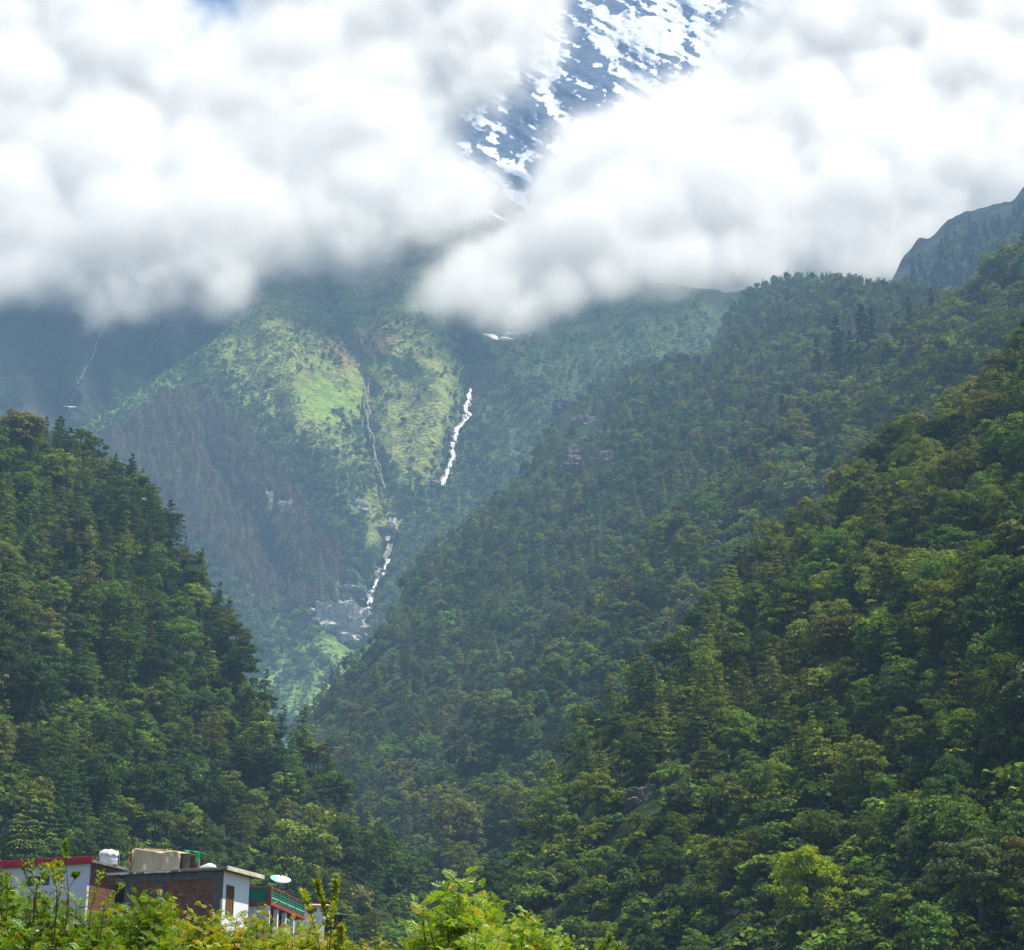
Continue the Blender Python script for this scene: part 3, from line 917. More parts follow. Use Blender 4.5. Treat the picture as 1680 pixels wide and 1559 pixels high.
def mountain_woods():
    r = np.random.default_rng(41)
    def mask(px, py):
        k = np.ones(px.shape)
        for i, (poly, w) in enumerate(MEADOWS):
            k = k * (1 - .93 * soft(px, py, poly, w, i, 22))
        k = k * (1 - .75 * soft(px, py, LAWN, 18, 4, 12))
        k = k * np.clip((py - 500) / 160, 0.0, 1)
        return np.where(px > 800, k * .45, k)
    GORGE = [(558, 1034, 44, 40), (630, 884, 28, 20), (590, 836, 16, 16), (575, 970, 22, 9), (592, 990, 18, 20), (446, 826, 8, 18), (470, 834, 13, 12), (708, 796, 14, 10)]
    def bare(px, py):
        k = np.ones(px.shape)
        for x, y, w, h in GORGE:
            k = np.where((np.abs(px - x) < w) & (np.abs(py - y) < h), .12, k)
        return k
    mask0 = mask
    mask = lambda px, py: mask0(px, py) * bare(px, py)
    P = spots(M, [R2, L1, R1], -200, 1300, 9.5, 42, minpx=7.0, ybot=1230, margin=20, crestpull=False, mask=mask)
    D = M.depth(P[:, 0], P[:, 1]); W = at(P[:, 0], P[:, 1], D)
    items = []
    for (px, py), w in zip(P, W):
        con = in_poly(np.array([px]), np.array([py]), [(150, 720), (260, 640), (330, 650), (400, 700), (470, 800), (560, 900), (560, 1000), (420, 1000), (330, 900), (200, 800)])[0]
        edge = py < M.crest(np.array(px)) + 45
        if edge: kind, tone, h = 'broadleaf_tree', pick(r, {'bright': 2, 'mid': 3, 'grey': 1}), r.uniform(7, 13)
        elif con and r.random() < .85: kind, tone, h = 'pine_tree', pick(r, {'plum': 5, 'brown': 1.5, 'grey': 1.5}), r.uniform(20, 32)
        else: kind, tone, h = pick(r, {'broadleaf_tree': 3, 'pine_tree': 1}), pick(r, {'mid': 3, 'grey': 2, 'olive': 2, 'dark': 1.5, 'bright': .6}), r.uniform(9, 17)
        s = h / KH[kind]
        items.append((w, SRC_INDEX[(kind, int(r.integers(0, len(KINDS[kind]))), tone)], (s * 1.25, s * 1.25, s), r.uniform(0, 6.28), 0, 0))
    print("mountain woods", len(items))
    mass("mountain_woods", items, "far-off woods covering the mountain behind the valley")
    def mask2(px, py):
        k = np.clip((py - 440) / 100, .15, 1) * np.clip((fbm(px / 22, py / 13, 4, 5, .6) - .44) * 9, .01, 1) * np.where(px > 800, .5, 1)
        for i, (poly, w) in enumerate(MEADOWS[:1] + MEADOWS[2:3]):
            k = k * (1 - .93 * soft(px, py, poly, w, i, 22))
        return k
    mask20 = mask2
    mask2 = lambda px, py: mask20(px, py) * bare(px, py)
    P = spots(M, [R2, L1, R1], -200, 1300, 6.0, 43, minpx=3.6, ybot=1230, margin=20, crestpull=False, mask=mask2, jitter=.6)
    D = M.depth(P[:, 0], P[:, 1]); W = at(P[:, 0], P[:, 1], D)
    items = []
    for (px, py), w in zip(P, W):
        s = r.uniform(2.5, 6.0) / 3
        items.append((w, SRC_INDEX[('shrub', int(r.integers(0, 4)), pick(r, {'mid': 3, 'olive': 2, 'bright': 1.2, 'grey': 1.5}))], (s * 1.3, s * 1.3, s * .8), r.uniform(0, 6.28), 0, 0))
    print("mountain scrub", len(items))
    mass("mountain_scrub", items, "low scrub dotted over the meadows of the mountain", 'scrub')
mountain_woods()

# ------------------------------------------------------------------ near ground
def bank_z(x, y):
    z = np.where(y < 26, -1.7 + 0.131 * y, 1.7 + (y - 26) * .098)
    z = np.where(y > 122, 11.1 - (y - 122) * .45, z)
    right = np.clip((x + 11) / 9, 0, 1); right = right * right * (3 - 2 * right)
    far = np.clip((y - 26) / 20, 0, 1)
    z = z - right * far * np.minimum(0.11 * np.maximum(y - 26, 0), 9)
    z = z + .35 * (fbm(x / 9, y / 9, 2, 3) - .5)
    return np.maximum(z, -50 + 4 * fbm(x / 90, y / 90, 3, 2))
def make_ground():
    xs = np.concatenate([np.linspace(-1200, -70, 24), np.linspace(-66, 60, 90), np.linspace(70, 1200, 24)])
    ys = np.concatenate([np.linspace(-50, -6, 6), np.linspace(-4, 150, 110), np.linspace(160, 320, 24), np.linspace(360, 2240, 30)])
    X, Y = np.meshgrid(xs, ys)
    V = np.stack([X, Y, bank_z(X, Y)], -1)
    idx = np.arange(X.size).reshape(X.shape)
    f = np.stack([idx[:-1, :-1], idx[:-1, 1:], idx[1:, 1:], idx[1:, :-1]], -1).reshape(-1, 4)
    tag(link("ground", mesh_np("ground", V.reshape(-1, 3), f, [slope_mat("grassy_soil", .25, 1.6, .25, (0.055, 0.062, 0.026))], smooth=True)), kind='structure')
make_ground()

# ------------------------------------------------------------------ building helpers
PAINT = solid_mat("white_paint", (0.74, 0.745, 0.77), scale=.6, amt=0.06, rough=.8)
LILAC = solid_mat("lilac_white_paint", (0.60, 0.60, 0.70), scale=.6, amt=0.06, rough=.8)
CONC = solid_mat("concrete", (0.13, 0.13, 0.125), scale=3.0, amt=0.35, rough=.95)
SLAB = solid_mat("weathered_concrete", (0.26, 0.24, 0.21), scale=2.2, amt=0.5, rough=.95)
CREAM = solid_mat("cream_edge_paint", (0.66, 0.58, 0.46), scale=2.5, amt=0.3)
RED = solid_mat("red_paint", (0.46, 0.035, 0.055), scale=2.0, amt=0.25, rough=.6)
BROWNRED = solid_mat("brown_red_paint", (0.30, 0.075, 0.06), scale=2.0, amt=0.3, rough=.7)
GREEN = solid_mat("green_paint", (0.02, 0.23, 0.135), scale=2.0, amt=0.3, rough=.5)
WOOD = solid_mat("brown_wood", (0.17, 0.085, 0.04), scale=5.0, amt=0.4)
PALEWOOD = solid_mat("pale_wood", (0.45, 0.34, 0.22), scale=4.0, amt=0.35)
DARKG = solid_mat("dark_glass", (0.012, 0.014, 0.016), scale=2.0, amt=0.3, rough=.15, spec=.5)
MORTAR = solid_mat("mortar", (0.22, 0.19, 0.165), scale=6.0, amt=0.3)
TARP = solid_mat("tan_tarpaulin", (0.58, 0.46, 0.31), scale=1.6, amt=0.25, rough=.7)
TARPG = solid_mat("green_tarpaulin", (0.02, 0.46, 0.13), scale=2.0, amt=0.2, rough=.5)
YEL = solid_mat("yellow_cloth", (0.62, 0.34, 0.04), scale=2.0, amt=0.2)
WPLASTIC = solid_mat("white_plastic", (0.70, 0.71, 0.71), scale=2.0, amt=0.1, rough=.5)
TEAL = solid_mat("pale_teal_paint", (0.22, 0.56, 0.55), scale=2.0, amt=0.12, rough=.5)
METAL = solid_mat("grey_metal", (0.28, 0.29, 0.30), scale=3.0, amt=0.2, rough=.5)
PINKROOF = solid_mat("pink_tin_roof", (0.55, 0.33, 0.29), scale=1.0, amt=0.2)
def brick_mat():
    m, nt, out = new_mat("red_brick")
    geo = N(nt, "ShaderNodeNewGeometry")
    cr = N(nt, "ShaderNodeValToRGB")
    cr.color_ramp.elements[0].color = (0.15, 0.068, 0.050, 1); cr.color_ramp.elements[1].color = (0.25, 0.125, 0.092, 1)
    nt.links.new(geo.outputs["Random Per Island"], cr.inputs[0])
    d = N(nt, "ShaderNodeBsdfDiffuse"); nt.links.new(cr.outputs[0], d.inputs[0]); nt.links.new(d.outputs[0], out.inputs[0])
    return m
BRICK = brick_mat()

def grid_faces(ny, nx):
    idx = np.arange(ny * nx).reshape(ny, nx)
    return np.stack([idx[:-1, :-1], idx[:-1, 1:], idx[1:, 1:], idx[1:, :-1]], -1).reshape(-1, 4)
def box(x0, x1, y0, y1, z0, z1):
    V = np.array([(x, y, z) for z in (z0, z1) for y in (y0, y1) for x in (x0, x1)], float)
    Fq = np.array([(0, 2, 3, 1), (4, 5, 7, 6), (0, 1, 5, 4), (2, 6, 7, 3), (0, 4, 6, 2), (1, 3, 7, 5)])
    return V, Fq
def bevel_mesh(name, boxes, mat, w=.012):
    V, Fq = join([box(*b) for b in boxes])
    me = mesh_np(name, V, Fq, [mat])
    if w:
        import bmesh
        bm = bmesh.new(); bm.from_mesh(me)
        bmesh.ops.bevel(bm, geom=list(bm.edges), offset=w, segments=1, affect='EDGES')
        bm.to_mesh(me); bm.free()
    return me
def part(name, parent, boxes, mat, w=.012, label=None):
    if boxes and not isinstance(boxes[0], (tuple, list)):
        boxes = [boxes]
    o = link(name, bevel_mesh(name, boxes, mat, w), parent)
    if label: o["label"] = label
    return o
def rod(name, parent, path, rad, mat, sides=6):
    V, Fq = tube(path, [rad] * len(path) if np.isscalar(rad) else rad, sides)
    n = len(V)
    return link(name, mesh_np(name, V, [Fq, np.array([list(range(sides))[::-1]]), np.array([list(range(n - sides, n))])], [mat]), parent)

def bricks(parent, axis, a0, a1, z0, z1, face, depth=.02):
    """Courses of single bricks standing proud of the mortar on a wall's face. axis 'x': face at y=face looking -y; axis 'y': face at x=face looking +x."""
    r = np.random.default_rng(int(abs(a0) * 100) + 5)
    bl, bh, g = .225, .068, .012
    out = []
    z = z0; k = 0
    while z + bh <= z1 + .001:
        a = a0 - (bl / 2 if k % 2 else 0)
        while a < a1:
            s, e = max(a, a0), min(a + bl, a1)
            if e - s > .03:
                d = depth * r.uniform(.6, 1.4)
                if axis == 'x': out.append(box(s, e, face - d, face + .01, z, z + bh))
                else: out.append(box(face - .01, face + d, s, e, z, z + bh))
            a += bl + g
        z += bh + g; k += 1
    V, Fq = join(out)
    o = link("brickwork", mesh_np("brickwork", V, Fq, [BRICK]), parent)
    o["kind"] = "stuff"
    return o

def base_at(px, D, z):
    x, y, _ = ray(px, 1450.0)
    return (float(x * D), float(y * D), float(z))

YAW = -math.radians(20)
# ---- white house with the red roof edge
hA = empty("white_house", base_at(143, 118, 12.0), YAW)
tag(hA, "white house with a bright red roof edge and a bare brick side wall", "house")
part("front_wall", hA, [(-11, -4.68, 0, .25, -3, 4.1), (-2.86, 0, 0, .25, -3, 4.1), (-4.68, -2.86, 0, .25, 3.46, 4.1), (-4.68, -2.86, 0, .25, 2.18, 2.84), (-4.68, -4.0, 0, .25, 1.5, 2.18), (-4.68, -2.86, 0, .25, -3, 1.5)], LILAC, 0)
part("side_wall", hA, (-.22, -.002, .252, 3.4, -3, 4.1), MORTAR, 0)
bricks(hA, 'y', .27, 3.38, -.4, 4.05, -.002)
part("roof", hA, (-11.3, .55, -.40, 4.0, 4.102, 4.27), SLAB, .01)
part("roof_edge", hA, (-11.3, .56, -.48, -.402, 4.06, 4.50), RED, .012)
def slit_window(par, x0, x1, z0, z1, yy, fm):
    w = part("window", par, [(x0, x1, yy - .03, yy + .09, z1 - .07, z1), (x0, x1, yy - .03, yy + .09, z0, z0 + .07), (x0, x0 + .08, yy - .03, yy + .09, z0 + .07, z1 - .07), (x1 - .08, x1, yy - .03, yy + .09, z0 + .07, z1 - .07), ((x0 + x1) / 2 - .05, (x0 + x1) / 2 + .05, yy - .03, yy + .09, z0 + .07, z1 - .07)], fm, 0)
    for a, b in ((x0 + .08, (x0 + x1) / 2 - .05), ((x0 + x1) / 2 + .05, x1 - .08)):
        part("pane", w, (a, b, yy + .02, yy + .05, z0 + .07, z1 - .07), DARKG, 0)
    return w
slit_window(hA, -4.68, -2.86, 2.84, 3.46, .06, WOOD)
slit_window(hA, -4.0, -2.86, 1.5, 2.18, .06, WOOD)
part("back_wall", hA, (-11, -.23, 3.2, 3.4, -3, 4.1), CONC, 0)
part("recess_wall", hA, (.0, 3.6, 3.45, 3.6, -3, 3.2), solid_mat("gap_shade_plaster", (0.035, 0.033, 0.033), scale=2, amt=.4), 0)  # plaster coloured near black for the shade inside the gap
# water tank on its roof
def lathe(profile, seg=24):
    V = [(r * math.cos(2 * math.pi * k / seg), r * math.sin(2 * math.pi * k / seg), z) for r, z in profile for k in range(seg)]
    m = len(profile)
    Fq = [[i * seg + k, i * seg + (k + 1) % seg, (i + 1) * seg + (k + 1) % seg, (i + 1) * seg + k] for i in range(m - 1) for k in range(seg)]
    return np.array(V, float), np.array(Fq)
Rm = Matrix.Rotation(YAW, 4, 'Z')
def on(root, x, y, z):
    v = Matrix.Rotation(root.rotation_euler[2], 4, 'Z') @ Vector((x, y, z)) + Vector(root.location)
    return (v.x, v.y, v.z)
tank = empty("water_tank", on(hA, .02, 2.3, 4.27), 0.4)
tag(tank, "white water tank under a wrinkled white cover behind the red roof edge", "water tank")
V, Fq = lathe([(.0, .0), (.58, .0), (.60, .05), (.59, .30), (.61, .34), (.58, .40), (.60, .70), (.58, .76)])
link("tank_body", mesh_np("tank_body", V, Fq, [WPLASTIC], smooth=True), tank)
V, Fq = lathe([(.66, .62), (.655, .74), (.60, .86), (.42, .97), (.18, 1.02), (.0, 1.03)], 40)
V[:, 2] += .05 * np.sin(np.arctan2(V[:, 1], V[:, 0]) * 9) * (np.hypot(V[:, 0], V[:, 1]) > .5) + .03 * np.sin(V[:, 0] * 14)
link("cover", mesh_np("cover", V, Fq, [WPLASTIC], smooth=True), tank)
rod("pipe", tank, [(.62, -.35, 0), (.62, -.35, .62), (.5, -.28, .64)], .025, METAL)

# ---- brick house
hB = empty("brick_house", base_at(363, 105, 11.0), YAW)
tag(hB, "brick house with grey concrete columns and a white end wall", "house")
ZT = 2.93
part("front_wall", hB, (-6.35, -.002, .06, .25, -3, 2.48), MORTAR, 0)
for a, b in ((-6.35, -5.78), (-4.12, -3.70), (-.48, -.001)):
    part("column", hB, (a, b, -.01, .24, -3, 2.48), CONC, .01)
part("beam", hB, (-6.5, -.001, -.03, .25, 2.482, ZT), CONC, .01)
bricks(hB, 'x', -5.77, -4.13, -.9, 2.46, .058)
bricks(hB, 'x', -3.69, -.49, -.9, 2.46, .058)
part("end_wall", hB, [(-.2, .0, .252, .62, -3, ZT), (-.2, .0, 1.52, 3.4, -3, ZT), (-.2, 0, .62, 1.52, 2.2, ZT), (-.2, 0, .62, 1.52, -3, .55)], PAINT, 0)
w = part("window", hB, [(-.08, .05, .62, 1.52, 2.1, 2.2), (-.08, .05, .62, 1.52, .55, .65), (-.08, .05, .62, .72, .65, 2.1), (-.08, .05, 1.42, 1.52, .65, 2.1)], WOOD, 0)
for a, b in ((.72, 1.06), (1.08, 1.42)):
    part("shutter", w, (-.04, .02, a, b, .65, 2.1), WOOD, .01)
part("back_wall", hB, (-6.35, -.2, 3.2, 3.4, -3, ZT), CONC, 0)
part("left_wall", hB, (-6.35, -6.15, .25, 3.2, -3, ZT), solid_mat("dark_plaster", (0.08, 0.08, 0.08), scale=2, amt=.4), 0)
part("roof", hB, (-7.5, .50, -.36, 4.1, ZT + .002, ZT + .15), SLAB, .012)
part("cornice", hB, (.502, .60, -.38, 4.15, ZT - .04, ZT + .20), CREAM, .012)
r = np.random.default_rng(4)
Vd, Fd, off = [], [], 0
for a, b in ((-7.4, -5.9), (-5.62, -5.42), (-4.9, -3.15), (-2.6, -2.45)):
    x = np.arange(a, b, .05); n = len(x)
    up = ZT + .07 + .05 * fbm(x * 3, x * 0, 1, 3); dn = ZT + .07 - .13 * fbm(x * 4.5, x * 0 + 4, 2, 4, .6)
    for yy in (-.378, -.361):
        Vd.append(np.stack([x, np.full(n, yy), up], -1)); Vd.append(np.stack([x, np.full(n, yy), dn], -1))
    f = grid_faces(2, n)
    Fd += [f + off, f[:, ::-1] + off + 2 * n]; off += 4 * n
link("plaster_drips", mesh_np("plaster_drips", np.concatenate(Vd), np.concatenate(Fd), [WPLASTIC]), hB)["kind"] = "stuff"

# ---- makeshift shed on the roof
sh = empty("rooftop_shed", on(hB, -4.1, 1.1, ZT + .15), YAW)
tag(sh, "makeshift shed on the brick house roof wrapped in tan tarpaulin", "shed")
nx, nz = 40, 14
X = np.linspace(-2.05, 1.15, nx); T = np.linspace(0, 1, nz)
XX, TT = np.meshgrid(X, T)
top = np.interp(X, [-2.05, -1.95, -.5, -.2, .35, .8, 1.15], [1.30, 1.46, 1.20, 1.04, 1.20, 1.16, 1.0])
YY = -.9 + .34 * (fbm(XX * 1.3, TT * 1.1, 1, 3) - .5) + .05 * (fbm(XX * 4, TT * 1.2, 2, 2) - .5) + .10 * TT
ZZ = .02 + .06 * np.maximum(0, np.sin(XX * 5)) * (1 - TT) + TT * top[None]
Vf = np.stack([XX, YY, ZZ], -1)
back = np.stack([X, np.full(nx, .9), np.interp(X, [-2.05, 0, 1.15], [1.45, 1.28, 1.15])], -1)
mid = np.stack([X, np.full(nx, 0.0), np.interp(X, [-2.05, -1.2, 0, 1.15], [1.42, 1.36, 1.22, 1.13]) + .03 * np.sin(X * 9)], -1)
Vt = np.concatenate([Vf, mid[None], back[None], (back * [1, 1, 0])[None]])
def sheet(name, V, mat, parent, th=.012):
    ny, nx = V.shape[:2]
    me = mesh_np(name, V.reshape(-1, 3), grid_faces(ny, nx), [mat], smooth=True)
    o = link(name, me, parent)
    m = o.modifiers.new("thick", 'SOLIDIFY'); m.thickness = th
    return o
sheet("tarpaulin", Vt, TARP, sh)
sy = np.linspace(-.9, .9, 8); sz = np.linspace(0, 1, 8)
SYY, SZZ = np.meshgrid(sy, sz)
sheet("tarpaulin", np.stack([-2.06 + .05 * np.sin(SYY * 6), SYY, SZZ * 1.36], -1), TARP, sh)
rod("pole", sh, [(-2.45, -.7, 1.22), (.1, -.5, 1.30)], .035, PALEWOOD)
rod("pole", sh, [(-1.9, .2, 1.55), (.2, .0, 1.24)], .04, PALEWOOD)
rod("pole", sh, [(-1.2, .5, 1.52), (2.2, .1, 1.02)], .03, PALEWOOD)
rod("pole", sh, [(1.7, -.2, .9), (2.5, 0, .62)], .03, WOOD)
rod("pole", sh, [(1.6, .2, .80), (2.6, .3, .78)], .025, WOOD)
V = np.array([[(-2.08, -.8, 1.16), (-2.18, -.85, 1.0)], [(-2.46, -.82, .72), (-2.25, -.9, .82)], [(-2.1, -.84, .38), (-2.08, -.88, .60)]], float)
sheet("yellow_cloth", V, YEL, sh)
part("block_wall", sh, [(1.17, 1.62, -.55, -.40, 0, .92)], solid_mat("grey_blocks", (0.26, 0.22, 0.18), scale=4, amt=.4), .01)
part("brick_pier", sh, [(1.95, 2.2, -.5, -.3, 0, .75)], BRICK, .01)
part("door", sh, [(1.63, 1.94, -.48, -.43, 0, .85)], WOOD, .01)
gx = np.linspace(1.2, 2.35, 12)
V = np.stack([np.stack([gx, np.full(12, yy), 1.22 - .16 * (gx - 1.2) + .03 * np.sin(gx * 11) + dz], -1) for yy, dz in ((-.75, -.02), (-.2, .02), (.4, .0))])
sheet("green_cover", V, TARPG, sh)
hz = np.linspace(0, 1, 6)
V = np.stack([np.stack([2.12 + .26 * np.linspace(0, 1, 5) + .03 * math.sin(h * 8), np.full(5, -.76 + .03 * math.sin(h * 5)), np.full(5, 1.04 - h * .62)], -1) for h in hz])
sheet("green_cover", V, TARPG, sh)
sack = empty("white_sack", on(hB, -1.15, .4, ZT + .15), YAW)
tag(sack, "slumped white sack on the brick house roof beside the tan shed", "sack")
V, Fq = lathe([(0, 0), (.40, .0), (.46, .08), (.36, .22), (.18, .31), (.0, .33)], 18)
V[:, 0] *= 1.25; V[:, 2] += .05 * np.sin(V[:, 0] * 6) * (V[:, 2] > .05)
link("sack_body", mesh_np("sack_body", V, Fq, [WPLASTIC], smooth=True), sack)

# ---- balcony house
hC = empty("balcony_house", base_at(446, 118, 10.6), -math.radians(8))
tag(hC, "white house with a red and green balcony rail behind the brick house", "house")
zt, zb = 4.05, 3.12
part("floor_slab", hC, (-4.5, 0, 0, 9.0, zb - .26, zb - .02), BROWNRED, .01)
part("front_wall", hC, (-4.5, -.5, .35, .55, -2, zb - .262), LILAC, 0)
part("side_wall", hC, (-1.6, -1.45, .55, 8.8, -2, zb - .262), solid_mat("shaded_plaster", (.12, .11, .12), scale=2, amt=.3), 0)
for yy in (.15, 2.2, 4.3, 6.4, 8.5):
    part("column", hC, (-.42, -.14, yy, yy + .28, -2, zb - .262), PAINT, .01)
part("low_wall", hC, (-.40, -.2, .45, 8.5, -2, .75), PAINT, .01)
part("corner_post", hC, (-.26, -.001, .001, .26, zb - .018, zt + .02), BROWNRED, .01)
part("top_rail", hC, [(-4.5, -.262, .02, .2, zt - .09, zt), (-.2, -.02, .262, 9.0, zt - .09, zt)], BROWNRED, .01)
for yy in (2.2, 4.3, 6.4, 8.72):
    part("rail_post", hC, (-.19, -.03, yy, yy + .16, zb - .018, zt - .092), BROWNRED, .008)
def rail_panel(front, a, b):
    z0, z1 = zb + .02, zt - .11
    if front:
        p = part("rail_panel", hC, (a, b, .10, .13, z0, z1), GREEN, 0)
        for k in range(int((b - a) / .16)):
            x = a + .08 + k * .16
            part("baluster", p, (x - .025, x + .025, .06, .099, z0 + .02, z1 - .02), GREEN, .006)
            part("baluster_foot", p, (x - .022, x + .022, .058, .098, z0 + .14, z0 + .2), TEAL, 0) if False else None
    else:
        p = part("rail_panel", hC, (-.13, -.10, a, b, z0, z1), GREEN, 0)
        for k in range(5):
            z = z0 + .04 + k * .165
            part("rail_slat", p, (-.099, -.055, a, b, z, z + .09), GREEN if k != 1 else TEAL, .006)
rail_panel(True, -4.5, -.27)
for a, b in ((.27, 2.19), (2.37, 4.29), (4.47, 6.39), (6.57, 8.71)):
    rail_panel(False, a, b)
part("roof_terrace", hC, (-4.5, -.3, .6, 9.0, zb - .018, zb + .03), SLAB, 0)
rod("drain_pipe", hC, [(-1.1, .2, -2), (-1.1, .2, zb - .3)], .06, WPLASTIC)

# ---- satellite dish on that terrace
dish = empty("satellite_dish", on(hC, -.45, 3.6, zb + .03), 0)
tag(dish, "tilted pale teal and white satellite dish above the green balcony rail", "satellite dish")
seg, ring = 28, 7
V, fa, mi = [], [], []
tilt = Matrix.Rotation(math.radians(-63), 4, 'X')
for i in range(ring):
    rr = .70 * i / (ring - 1)
    for k in range(seg):
        a = 2 * math.pi * k / seg
        v = Matrix.Rotation(math.radians(12), 4, 'Y') @ Matrix.Rotation(math.radians(24), 4, 'X') @ Vector((rr * math.cos(a), rr * math.sin(a), rr * rr * .62))
        V.append((v.x, v.y, v.z + 1.55))
for i in range(ring - 1):
    for k in range(seg):
        fa.append((i * seg + k, i * seg + (k + 1) % seg, (i + 1) * seg + (k + 1) % seg, (i + 1) * seg + k))
        mi.append(0 if 9 <= k <= 18 else 1)
o = link("dish", mesh_np("dish", V, np.array(fa), [TEAL, WPLASTIC], mi, smooth=True), dish)
m = o.modifiers.new("thick", 'SOLIDIFY'); m.thickness = .015
rod("pole", dish, [(0, .05, 0), (0, .05, 1.5)], .035, METAL)
rod("feed_arm", dish, [(0, -.60, 1.45), (.06, -.25, 2.02)], .016, METAL)
rod("feed_arm", dish, [(.45, .40, 1.80), (.08, -.22, 2.02)], .012, METAL)
part("feed_horn", dish, (.02, .12, -.30, -.18, 1.96, 2.06), METAL, .01)

# ---- small huts lower in the valley
def hut(px, py, D, w, d, h, wallm, roofm, label, rise=.5, yaw=0.2):
    p = at(px, py, D)
    b = empty("hut", tuple(p), yaw)
    tag(b, label, "hut")
    part("wall", b, [(-w / 2, w / 2, 0, .15, -4, h), (-w / 2, w / 2, d - .15, d, -4, h + rise * .0), (-w / 2, -w / 2 + .15, .15, d - .15, -4, h), (w / 2 - .15, w / 2, .15, d - .15, -4, h)], wallm, 0)
    V = np.array([[(-w / 2 - .4, -.5, h - .05), (w / 2 + .4, -.5, h - .05)], [(-w / 2 - .4, d / 2, h + rise), (w / 2 + .4, d / 2, h + rise)], [(-w / 2 - .4, d + .5, h - .05), (w / 2 + .4, d + .5, h - .05)]], float)
    sheet("roof", V, roofm, b, .06)
    part("door", b, (-.4, .4, -.03, -.002, 0, min(1.9, h - .2)), WOOD, 0)
hut(511, 1496, 150, 2.2, 3.0, .55, PAINT, PINKROOF, "little pink-roofed hut seen beside the end of the green balcony", .25)
hut(548, 1522, 170, 1.6, 3.0, 1.25, solid_mat("tarred_boards", (.03, .03, .035), scale=3, amt=.3), METAL, "small dark hut among bushes right of the balcony", .15)
def l1d(px, py): return float(L1.depth(np.array(float(px)), np.array(float(py))))
hut(585, 1472, l1d(585, 1472) - 14, 2.6, 3, .7, PAINT, CREAM, "left one of two tiny pale roofs among trees at the spur foot", .5)
hut(602, 1472, l1d(602, 1472) - 14, 2.2, 3, .7, PAINT, WPLASTIC, "right one of two tiny pale roofs among trees at the spur foot", .5)

# ------------------------------------------------------------------ water, snow patch and rocks on the mountain
def water_mat():
    m, nt, out = new_mat("white_water")
    tc = N(nt, "ShaderNodeNewGeometry")
    no = N(nt, "ShaderNodeTexNoise", i_Scale=.25, i_Detail=4.0); nt.links.new(tc.outputs["Position"], no.inputs["Vector"])
    cr = N(nt, "ShaderNodeValToRGB"); cr.color_ramp.elements[0].color = (.30, .31, .31, 1); cr.color_ramp.elements[0].position = .36
    cr.color_ramp.elements[1].color = (.62, .63, .63, 1); cr.color_ramp.elements[1].position = .62
    nt.links.new(no.outputs[0], cr.inputs[0])
    d = N(nt, "ShaderNodeBsdfPrincipled", i_Roughness=.5); nt.links.new(cr.outputs[0], d.inputs["Base Color"]); nt.links.new(d.outputs[0], out.inputs[0])
    return m
WATER = water_mat()
def ribbon(name, layer, pts, wpx, seed, mat, lift=.988, strands=1, spread=0.0, cut=.32):
    """Strands of broken white water (or scree) lying along a line on the hillside."""
    pts = np.array(pts, float)
    s = np.concatenate([[0], np.cumsum(np.hypot(*np.diff(pts, axis=0).T))])
    t = np.arange(0, s[-1], 1.6)
    Vs, Fs, off = [], [], 0
    for k_ in range(strands):
        sd = seed + 7.3 * k_
        X = np.interp(t, s, pts[:, 0]) + 3.0 * (fbm(t / 9, t * 0 + sd, 1, 3) - .5) * 2 + spread * (fbm(t / 26, t * 0 + sd * 3, 3, 2) - .5) * 2
        Y = np.interp(t, s, pts[:, 1])
        n = fbm(t / 8, t * 0 + 3 + sd, 2, 4, .65)
        W = wpx * np.clip(3.4 * (n - cut), 0, 1.6)
        k = np.linspace(-.5, .5, 4)
        PX = X[:, None] + W[:, None] * k[None]; PY = np.repeat(Y[:, None], 4, 1) + W[:, None] * .2 * k[None] + 1.2 * (fbm(PX / 2, k[None] * 3 + t[:, None], 4, 2) - .5)
        D = layer.depth(PX, PY).min(1, keepdims=True) * (lift - .0006 * k_) * (1 - .0015 * np.cos(k * 3.14)[None])
        V = at(PX, PY, D)
        f = grid_faces(len(t), 4)
        keep = (W[f[:, 0] // 4] > .25) & (W[f[:, 2] // 4] > .25)
        Vs.append(V.reshape(-1, 3)); Fs.append(f[keep] + off); off += V.size // 3
    o = link(name, mesh_np(name, np.concatenate(Vs), np.concatenate(Fs), [mat], smooth=True))
    m = o.modifiers.new("thick", 'SOLIDIFY'); m.thickness = 1.2
    return o
FALL = [(771, 638), (768, 655), (763, 668), (767, 680), (762, 693), (750, 705), (745, 720), (740, 738), (745, 752), (738, 765), (731, 780), (723, 798)]
SCREE = solid_mat("wet_scree", (0.26, 0.235, 0.21), scale=.12, amt=.5, c2=(0.10, 0.10, 0.085))
SCREED = solid_mat("dark_scree", (0.15, 0.15, 0.12), scale=.12, amt=.5)
for nm, la, pts, wd, sd, mat, st, sp, lf in (
        ("scree", M, FALL, 8, 21, SCREE, 2, 6, .9905), ("waterfall", M, FALL, 5.2, 3, WATER, 3, 3.2, .987),
        ("scree", M, [(646, 850), (640, 885), (632, 920), (618, 960), (600, 1000), (580, 1045)], 7, 23, SCREE, 3, 12, .9905),
        ("waterfall", M, [(638, 918), (631, 938), (622, 952), (612, 972), (604, 992), (594, 1015), (578, 1046)], 4.5, 5, WATER, 2, 4, .987),
        ("scree", M, [(602, 622), (600, 660), (606, 700), (612, 735), (622, 775), (632, 803)], 2.4, 28, SCREED, 2, 6, .989),
        ("scree", M, [(748, 530), (752, 556)], 4, 30, SCREE, 1, 1, .989),
        ("scree", B, [(176, 520), (150, 590), (128, 625), (116, 668)], .8, 31, SCREED, 1, 3, .989)):
    tag(ribbon(nm, la, pts, wd, sd, mat, lf, st, sp, .40 if pts[0][1] > 840 else .32), kind='structure')
SNOW = solid_mat("old_snow", (.86, .85, .82), scale=.02, amt=.08)
